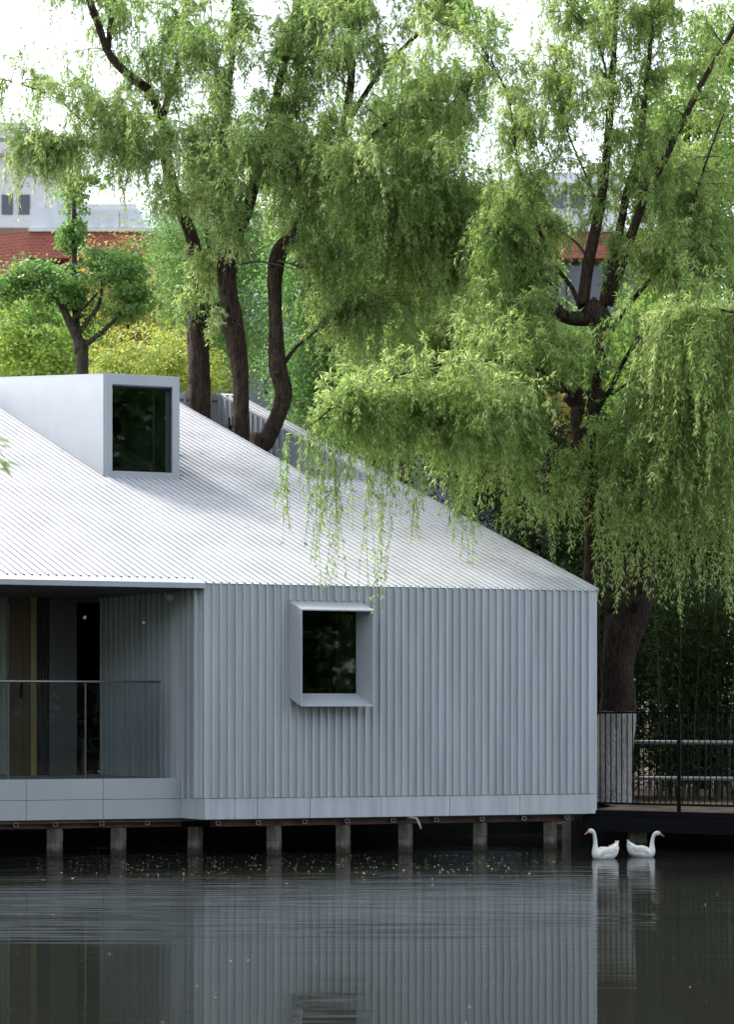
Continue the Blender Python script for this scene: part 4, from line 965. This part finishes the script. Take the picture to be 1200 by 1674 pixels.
# ------------------------------------------------------------------ broadleaf trees
def blob_tree(name, label, group, trunk, limbs, blobs, leafm, barkm=None, nl=9000, leaf=(.05, .09), aspect=.62, D=34, tint=.5, cat='tree', crown_name='crown', clump=.25, droop=-.15):
    """blobs: (px,py,D,rx px, ry px, rd m, weight)"""
    t = empty(name, (0, 0, 0)); tag(t, label, cat, group)
    if trunk:
        tp = limb_pts(trunk, .1, .05, 5); b = MB(); b.tube([V(p[:3]) for p in tp], [p[3] for p in tp], 12, rough=.08, seed=int(trunk[0][0])); b.build('trunk', barkm or M['bark_grey'], t)
    for k, (lst, r0, r1) in enumerate(limbs):
        lp = limb_pts(lst, r0, r1, 5); b = MB(); b.tube([V(p[:3]) for p in lp], [p[3] for p in lp], 8, rough=.06, seed=k); b.build('limb', barkm or M['bark_grey'], t)
    pos = []; tn = []; out = []
    tot = sum(x[6] for x in blobs)
    for (px, py, Db, rx, ry, rd, wt) in blobs:
        c = np.array(P(px, py, Db)); r = np.array([rx * Db / F, rd, ry * Db / F]); n = int(nl * wt / tot)
        # clumps spread in the blob, denser to its surface, leaves gather round clump centres
        nc = max(8, int(n / 30)); d = unit(rng.normal(size=(nc, 3))); cc = np.clip(rng.normal(0, .58, (nc, 3)), -1.5, 1.5)
        cc *= (1 + .18 * np.sin(d[:, 0] * 5 + px) * np.cos(d[:, 2] * 4 + py))[:, None]
        ct = rng.normal(0, .16, nc)
        j = rng.integers(0, nc, n); p = c + cc[j] * r + rng.normal(0, 1, (n, 3)) * np.array([clump, clump, clump * .55]) * min(1, r.max() * .8)
        pos.append(p); tn.append(tint + ct[j] + rng.normal(0, .13, n)); out.append(unit(p - c))
    pos = np.concatenate(pos); tn = np.concatenate(tn); out = np.concatenate(out); n = len(pos)
    nr = unit(out * .6 + rng.normal(size=(n, 3)) * .7 + np.array([0, 0, .7])); ax = rng.normal(size=(n, 3)) + out * .5 + np.array([0, 0, droop * 3]); ax = unit(ax - nr * np.sum(ax * nr, 1)[:, None])
    ln = rng.uniform(*leaf, n)
    leaf_mesh(crown_name, pos, ax, nr, ln, ln * aspect, tn, [leafm], t)
    return t

GP = lambda D: HZ + (CAMH - ZG) * F / D
D = 32
blob_tree('ginkgo_tree', 'small tree with Y shaped fork and tiered dark green pads of leaves behind the dormer', None,
    [(134, GP(D), D, 11), (134, 620, D, 10), (130, 575, D, 10), (127, 555, D, 9), (110, 520, D, 7), (96, 490, D, 6), (86, 465, D, 5)],
    [([(132, 568, D), (160, 548, D - .1), (185, 525, D - .2), (205, 500, D - .3)], .06, .025), ([(125, 550, D), (142, 525, D), (160, 500, D), (166, 470, D), (163, 450, D)], .05, .02),
     ([(128, 560, D), (122, 500, D + .3), (121, 420, D + .3), (120, 320, D + .3), (118, 250, D + .3)], .07, .03), ([(120, 520, D), (140, 500, D), (160, 478, D)], .03, .02)],
    [(60, 450, D, 42, 16, .6, 1.2), (100, 475, D, 36, 18, .6, 1.0), (200, 440, D, 34, 30, .6, 1.4), (215, 485, D - .2, 26, 18, .5, .7), (160, 425, D, 24, 12, .4, .4), (120, 470, D + .3, 18, 30, .4, .5), (120, 380, D + .3, 18, 28, .4, .7), (118, 310, D + .3, 15, 42, .4, .7), (115, 260, D + .3, 12, 24, .3, .3), (158, 290, D, 14, 7, .2, .15), (205, 512, D - .2, 16, 10, .4, .3), (30, 465, D, 20, 16, .4, .5), (0, 480, D, 20, 18, .4, .4), (150, 520, D + .4, 40, 30, .5, .5), (70, 510, D + .4, 30, 24, .5, .4)],
    M['ginkgo'], nl=16000, leaf=(.05, .09), aspect=.8, clump=.2)
D = 36
blob_tree('shrub', 'bright yellow-green clipped shrub mass behind the dormer window', None, [(250, GP(D), D, 6), (255, 650, D, 5)], [],
    [(265, 605, D, 75, 42, 1.0, 1.6), (280, 570, D + .5, 40, 32, .8, .8), (180, 600, D, 24, 42, .6, .6), (335, 625, D, 35, 30, .8, .5), (230, 640, D, 70, 40, .8, .8)], M['yellow'], nl=15000, leaf=(.05, .09), cat='shrub', clump=.16, crown_name='foliage')
D = 40
blob_tree('broadleaf_tree', 'leafy green and yellow tree at the left edge behind the dormer roof', None, [(45, GP(D), D, 9), (48, 640, D, 8), (45, 560, D, 6), (40, 500, D, 4)],
    [([(47, 610, D), (70, 580, D), (90, 560, D)], .05, .02), ([(46, 600, D), (20, 575, D), (0, 560, D)], .05, .02)],
    [(45, 525, D, 70, 45, 1.2, 1.5), (20, 580, D, 60, 45, 1.2, 1.2), (95, 580, D, 50, 50, 1.2, 1.2), (60, 640, D, 110, 40, 1.2, 1)], M['lime'], nl=16000, leaf=(.07, .12), clump=.22)
D = 44
blob_tree('russet_tree', 'orange tinged young tree between the brick building and the yellow shrub', None, [(210, GP(D), D, 7), (212, 600, D, 6), (205, 500, D, 4)], [([(210, 560, D), (240, 520, D), (260, 480, D)], .05, .02)],
    [(180, 475, D, 50, 60, 1.2, 1.2), (235, 535, D, 55, 45, 1.2, 1.2), (270, 480, D + 1, 45, 60, 1.2, 1.2), (160, 550, D, 40, 40, 1, .8), (330, 560, D + 1, 50, 60, 1, .8)], M['orange_leaf'], nl=15000, leaf=(.07, .12), clump=.25)
D = 38
blob_tree('broadleaf_tree', 'green tree filling the gap behind the leftmost and middle roof trunks', None, [(330, GP(D), D, 10), (335, 560, D, 8), (340, 430, D, 6), (330, 330, D, 4)], [([(338, 480, D), (300, 420, D), (270, 360, D)], .06, .03)],
    [(290, 410, D, 30, 40, 1.3, .6), (330, 330, D, 60, 70, 1.3, 1.2), (350, 450, D, 50, 70, 1.3, 1.1), (420, 400, D, 50, 70, 1.3, 1.1), (390, 560, D, 60, 70, 1.3, 1.2), (300, 490, D, 40, 40, 1, .6), (380, 240, D, 90, 70, 1.3, 1)], M['green'], nl=42000, leaf=(.05, .09), clump=.25, tint=.4)
D = 33
blob_tree('broadleaf_tree', 'dense mid green tree right of the curved roof trunk', None, [(560, GP(D), D, 12), (560, 600, D, 10), (552, 480, D, 7)], [([(558, 540, D), (520, 480, D), (500, 420, D)], .06, .03)],
    [(520, 600, D, 60, 60, 1.2, 1.3), (560, 520, D, 60, 60, 1.2, 1.2), (500, 470, D, 50, 60, 1.2, 1), (600, 630, D, 50, 60, 1.2, 1.1), (540, 670, D, 60, 40, 1, .8), (560, 400, D, 90, 70, 1.2, 1)], M['bluegreen'], nl=46000, leaf=(.05, .085), aspect=.7, clump=.2, tint=.35)
D = 30
blob_tree('broadleaf_tree', 'shadowy blue green tree in the middle with two dark blurred stems', None, [(612, GP(D), D, 11), (608, 600, D, 10), (606, 500, D, 8), (600, 420, D, 6)],
    [([(610, 640, D), (640, 560, D), (655, 480, D)], .09, .04)],
    [(650, 560, D + 1.5, 80, 90, 1, 1.5), (720, 620, D + .8, 80, 80, 1, 1.3), (640, 430, D + 1, 80, 80, 1, 1.2), (740, 480, D + .8, 80, 90, 1, 1.3), (680, 700, D + .5, 100, 50, 1, 1), (780, 730, D + .5, 70, 60, .8, 1), (720, 360, D + 1, 70, 70, 1, .9)], M['green'], nl=42000, leaf=(.07, .11), aspect=.5, clump=.2, tint=.45)
D = 31
blob_tree('broadleaf_tree', 'round leaved green tree behind the thin upright shoots at upper right', None, [(1130, GP(D), D, 12), (1125, 600, D, 10), (1120, 350, D, 8), (1125, 200, D, 5)], [([(1123, 420, D), (1170, 330, D), (1200, 270, D)], .07, .03), ([(1122, 380, D), (1080, 300, D), (1060, 240, D)], .06, .02)],
    [(1120, 180, D, 70, 50, 1, 1.0), (1170, 260, D, 70, 70, 1, 1.2), (1110, 330, D, 60, 50, 1, .8), (1190, 400, D, 60, 90, 1, 1.1), (1120, 450, D, 60, 60, 1, .7), (1180, 90, D, 60, 50, 1, .7), (1150, 560, D, 90, 80, 1, 1.2), (1070, 620, D, 60, 60, 1, .7)], M['lime'], nl=28000, leaf=(.06, .10), aspect=.8, clump=.2, tint=.2)
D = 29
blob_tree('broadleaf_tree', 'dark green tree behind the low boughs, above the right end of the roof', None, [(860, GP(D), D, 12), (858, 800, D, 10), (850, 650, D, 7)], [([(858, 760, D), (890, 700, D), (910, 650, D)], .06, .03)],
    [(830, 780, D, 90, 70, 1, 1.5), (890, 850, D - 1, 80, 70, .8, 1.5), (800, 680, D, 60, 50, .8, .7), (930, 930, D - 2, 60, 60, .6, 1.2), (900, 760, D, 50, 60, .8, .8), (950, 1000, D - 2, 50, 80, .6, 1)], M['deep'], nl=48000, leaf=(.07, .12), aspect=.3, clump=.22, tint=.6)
D = 27
blob_tree('broadleaf_tree', 'yellow and orange leaved shrub glowing behind the pollard trunk', None, [(890, GP(D), D, 6), (890, 740, D, 5)], [],
    [(885, 715, D + 4, 45, 45, .6, 1), (900, 660, D + 5, 35, 22, .5, .5), (930, 800, D + 3, 40, 40, .5, .5)], M['orange_leaf'], nl=6000, leaf=(.06, .1), clump=.2, cat='shrub')

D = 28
blob_tree('broadleaf_tree', 'wall of leaves coloured shade-dark at the right edge above the bamboo', None, [(1150, GP(D), D, 12), (1150, 900, D, 10), (1145, 700, D, 7)], [([(1150, 850, D), (1200, 780, D), (1240, 740, D)], .06, .03)],
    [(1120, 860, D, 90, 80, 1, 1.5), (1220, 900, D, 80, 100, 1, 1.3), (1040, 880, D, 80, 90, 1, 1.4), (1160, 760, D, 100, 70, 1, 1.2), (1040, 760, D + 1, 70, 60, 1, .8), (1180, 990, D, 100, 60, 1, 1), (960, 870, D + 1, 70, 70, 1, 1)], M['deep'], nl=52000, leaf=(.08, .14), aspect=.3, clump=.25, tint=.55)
D = 42
blob_tree('broadleaf_tree', 'loose green and yellow tree far behind the pollard head, below the glass storey', None, [(940, GP(D), D, 8), (940, 700, D, 7), (935, 600, D, 4)], [([(938, 650, D), (980, 600, D), (1010, 570, D)], .06, .03)],
    [(860, 560, D, 60, 60, 1.2, 1.2), (940, 600, D, 70, 60, 1.2, 1.3), (1030, 570, D, 70, 50, 1.2, 1.2), (1100, 520, D, 60, 70, 1.2, 1.2), (820, 470, D, 50, 60, 1.2, .9), (980, 700, D, 90, 50, 1.2, 1.2), (900, 700, D, 50, 40, 1, .6)], M['lime'], nl=34000, leaf=(.09, .14), aspect=.5, clump=.25, tint=.25)
# ---- bamboo thicket
def bamboo(name, label, xs, D0, D1, n, h, nl, mat_, tint=.5, seed=1):
    r = np.random.default_rng(seed); t = empty(name); tag(t, label, 'bamboo', 'bamboo thicket behind the pipe fence')
    b = MB(); pos = []; 
    for i in range(n):
        D = r.uniform(D0, D1); x = (r.uniform(*xs) - 600) * D / F; hh = h * r.uniform(.8, 1.15); lean = r.normal(0, .06, 2)
        pts = [V((x + lean[0] * k * k * .08, D + lean[1] * k * k * .08, ZG + hh * k / 6)) for k in range(7)]
        b.tube(pts, [.013 * (1 - .1 * k) for k in range(7)], 5, cap=False)
        m = nl // n; u = np.clip(r.uniform(.12, 1, m), 0, 1); P_ = np.array([[x + lean[0] * (6 * q) ** 2 * .08, D + lean[1] * (6 * q) ** 2 * .08, ZG + hh * q] for q in u])
        pos.append(P_ + r.normal(0, 1, (m, 3)) * np.array([.20, .20, .1]) * (1.0 if True else 0))
    b.build('culms', M['deep_culm'], t)
    pos = np.concatenate(pos); n_ = len(pos); ax = unit(r.normal(size=(n_, 3)) * np.array([1, 1, .5]) + np.array([0, 0, -.7])); nr = unit(r.normal(size=(n_, 3)) + np.array([0, 0, .8])); nr = unit(nr - ax * np.sum(nr * ax, 1)[:, None])
    ln = r.uniform(.08, .16, n_); leaf_mesh('foliage', pos, ax, nr, ln, ln * .16, tint + r.normal(0, .2, n_), [mat_], t)
M['deep_culm'] = mat('bamboo_culm', (.055, .065, .03), .6, 0, .4, 10)
bamboo('bamboo_clump', 'dark bamboo thicket rising directly behind the grey pipe fence', (985, 1330), 23.6, 25.5, 80, 2.9, 38000, M['deep'], .5, 4)
bamboo('bamboo_clump', 'shadowed bamboo stems between the pavilion corner and the leaning trunk', (880, 1010), 24, 26, 40, 3.0, 24000, M['deep'], .45, 9)
bamboo('bamboo_clump', 'taller lighter bamboo standing farthest back behind the dark thicket', (960, 1400), 26, 29, 90, 4.0, 40000, M['green'], .6, 12)

# ---- brick building far behind
bd = empty('brick_building', (0, 0, 0)); tag(bd, 'long red brick building with dark window strip and glass roof terrace behind the trees', 'building')
DB = 70
def bx(mb, px0, px1, py0, py1, d0, d1, mi=0, Dref=None):
    Dr = Dref or d0; a = P(px0, py1, Dr); c = P(px1, py0, Dr); mb.box(a.x, d0, a.z, c.x, d1, c.z, mi)
b = MB(); bx(b, 46, 1130, 377, 422, DB, DB + 14); bx(b, 850, 945, 640, 690, DB + .01, DB + .6)
b.pbox(P(46, 1100, DB) , V((-9, 3.5, 0)), V((0, 3, 0)), V((0, 0, P(0, 377, DB).z - P(0, 1100, DB).z - .0)))
b.build('wall', M['brick'], bd)
b = MB(); bx(b, 60, 1120, 421, 1140, DB + .6, DB + 13); b.build('window_strip', M['farglass'], bd)
for i in range(18):
    b = MB(); x0 = 60 + i * 62; bx(b, x0, x0 + 5, 422, 640, DB + .3, DB + .5); b.build('mullion', M['frame_dark'], bd)
b = MB(); q = P(12, 470, DB + 1.0); b.pbox(P(22, 470, DB + .85) + V((0, -.04, 0)), V((-1.0, .39, 0)), V((0, .05, 0)), V((0, 0, 1.2))); b.build('window', M['farglass'], bd)
b = MB(); bx(b, 46, 1130, 372, 378, DB - .15, DB + 14); b.build('coping', M['pale_wall'], bd)
for i in range(22):
    b = MB(); x0 = 48 + i * 49; bx(b, x0, x0 + 47.5, 341, 371, DB + .1, DB + .14); b.build('terrace_glass', M['terrace'], bd)
b = MB(); bx(b, -70, 70, 255, 372, DB + 5, DB + 11); bx(b, -10, 85, 232, 250, DB + 4.5, DB + 12); bx(b, -300, 40, 200, 225, DB + 6, DB + 12); bx(b, 20, 28, 225, 233, DB + 5.5, DB + 6)
pent = b.build('penthouse', M['pale_wall'], bd)
for x0 in (2, 30):
    b = MB(); bx(b, x0, x0 + 18, 318, 350, DB + 4.95, DB + 5.2); b.build('window', M['farglass'], pent)
b = MB(); bx(b, 100, 215, 345, 372, DB + 6, DB + 10); bx(b, 92, 222, 333, 344, DB + 5.6, DB + 10.4)
pent2 = b.build('penthouse', M['pale_wall'], bd)
for i in range(5):
    b = MB(); bx(b, 106 + i * 22, 120 + i * 22, 350, 372, DB + 5.95, DB + 6.2); b.build('window', M['farglass'], pent2)
b = MB(); bx(b, 850, 1010, 300, 372, DB + 5, DB + 11); bx(b, 840, 1020, 282, 299, DB + 4.5, DB + 11.5); pent3 = b.build('penthouse', M['pale_wall'], bd)
for i in range(4):
    b = MB(); bx(b, 862 + i * 36, 886 + i * 36, 318, 360, DB + 4.95, DB + 5.2); b.build('window', M['farglass'], pent3)

# ---- foreground sprig at the left edge (out of focus)
sp_ = empty('willow_sprig'); tag(sp_, 'blurred willow sprig reaching in at the left edge close to the viewer', 'branch')
b = MB(); q0 = P(-120, 640, 7.5); q1 = P(-40, 690, 7.5); q2 = P(-2, 735, 7.5); q3 = P(14, 765, 7.5); b.tube([q0, q1, q2, q3], [.004, .003, .002, .001], 6); b.build('stem', M['twig'], sp_)
LP = [(-4, 722, 26, -4), (-6, 745, 20, 26), (2, 754, 36, 8), (0, 758, 20, 22), (-14, 712, 30, 12), (-10, 766, 26, 4), (-6, 728, 24, 4), (-8, 752, 30, 14)]
pos = np.array([P(a, c, 7.5) for a, c, _, _ in LP]); ax = np.array([(dx, rng.uniform(-6, 6), -dy) for _, _, dx, dy in LP], float); L_ = np.linalg.norm(ax, axis=1) * 7.5 / F; ax = unit(ax)
nr = unit(np.cross(ax, np.array([0, 1, .0])) + np.array([0, -1.0, .6])); nr = unit(nr - ax * np.sum(nr * ax, 1)[:, None])
leaf_mesh('leaves', pos, ax, nr, L_ * 1.1, L_ * 0 + .024, np.full(len(LP), .7), [M['willow2']], sp_)

# ---- trees on the near bank behind the viewer, some mirrored in the window panes, some added to cut light
def bank_tree(loc, label, proto=None):
    if proto is None:
        t = empty('bank_tree', loc); b = MB(); b.tube([V((0, 0, 0)), V((.1, 0, 2)), V((-.1, .1, 5)), V((0, 0, 8))], [.3, .24, .16, .05], 10, rough=.08); b.build('trunk', M['bark'], t)
        n = 26000; d = unit(rng.normal(size=(n, 3))); nc = 500; cc = unit(rng.normal(size=(nc, 3))) * (rng.uniform(.2, 1, nc) ** .45)[:, None]; j = rng.integers(0, nc, n)
        p = cc[j] * np.array([3.6, 3.0, 4.6]) + rng.normal(0, .25, (n, 3)) + np.array([0, 0, 5.6]); p[:, 2] = np.maximum(p[:, 2], .5)
        nr = unit(rng.normal(size=(n, 3))); ax = unit(np.cross(nr, rng.normal(size=(n, 3)))); ln = rng.uniform(.16, .3, n)
        leaf_mesh('crown', p, ax, nr, ln, ln * .6, .3 + rng.normal(0, .2, n), [M['green']], t)
    else:
        t = proto.copy(); col.objects.link(t); t.location = loc; t.rotation_euler = (0, 0, loc[0])
        for c_ in list(proto.children):
            k = c_.copy(); col.objects.link(k); k.parent = t
    t.scale = (1.5, 1.5, 1.7); tag(t, label, 'tree', 'trees on the near bank'); return t
bt = bank_tree((-4, -14, .2), 'leafy tree on the near bank mirrored in the window panes')
for x, y, lb in ((6, -15, 'just right of the axis'), (16, -14, 'in the right half of the row'), (27, -15, 'at the right end of the row'), (9, -24, 'behind the row')):
    bank_tree((x, y, .2), 'leafy unseen tree added to dim the sky from the left, ' + lb, bt)
for x, y, lb in ((-15, -15, 'in the left half of the row'), (-17, 5, 'standing on the left shore'), (-18, 16, 'on the left shore nearest the pavilion')):  # unseen trees added to hold back bright sky from the left
    bank_tree((x, y, .2), 'leafy unseen tree added to dim the sky from the left, ' + lb, bt)
he = empty('added_bank_hedge', (0, -19, .2)); tag(he, 'tall dense hedge added behind the viewer to darken reflections low in the window panes', 'hedge')  # unseen hedge added to block the sky reflected in the lower window
for k in range(9):
    b = MB(); b.tube([V((-24 + k * 6, 0, 0)), V((-23.8 + k * 6, .1, 1.5)), V((-24 + k * 6, 0, 3.2))], [.09, .07, .03], 8); b.build('stem', M['bark'], he)
n = 60000; p = rng.uniform(-1, 1, (n, 3)) * np.array([30, 1.3, 2.3]) + np.array([0, 0, 2.35]); p[:, 2] += .5 * np.sin(p[:, 0] * .9) * (p[:, 2] > 3)
nr = unit(rng.normal(size=(n, 3))); ax = unit(np.cross(nr, rng.normal(size=(n, 3)))); ln = rng.uniform(.15, .28, n)
leaf_mesh('foliage', p, ax, nr, ln, ln * .6, .25 + rng.normal(0, .2, n), [M['green']], he)
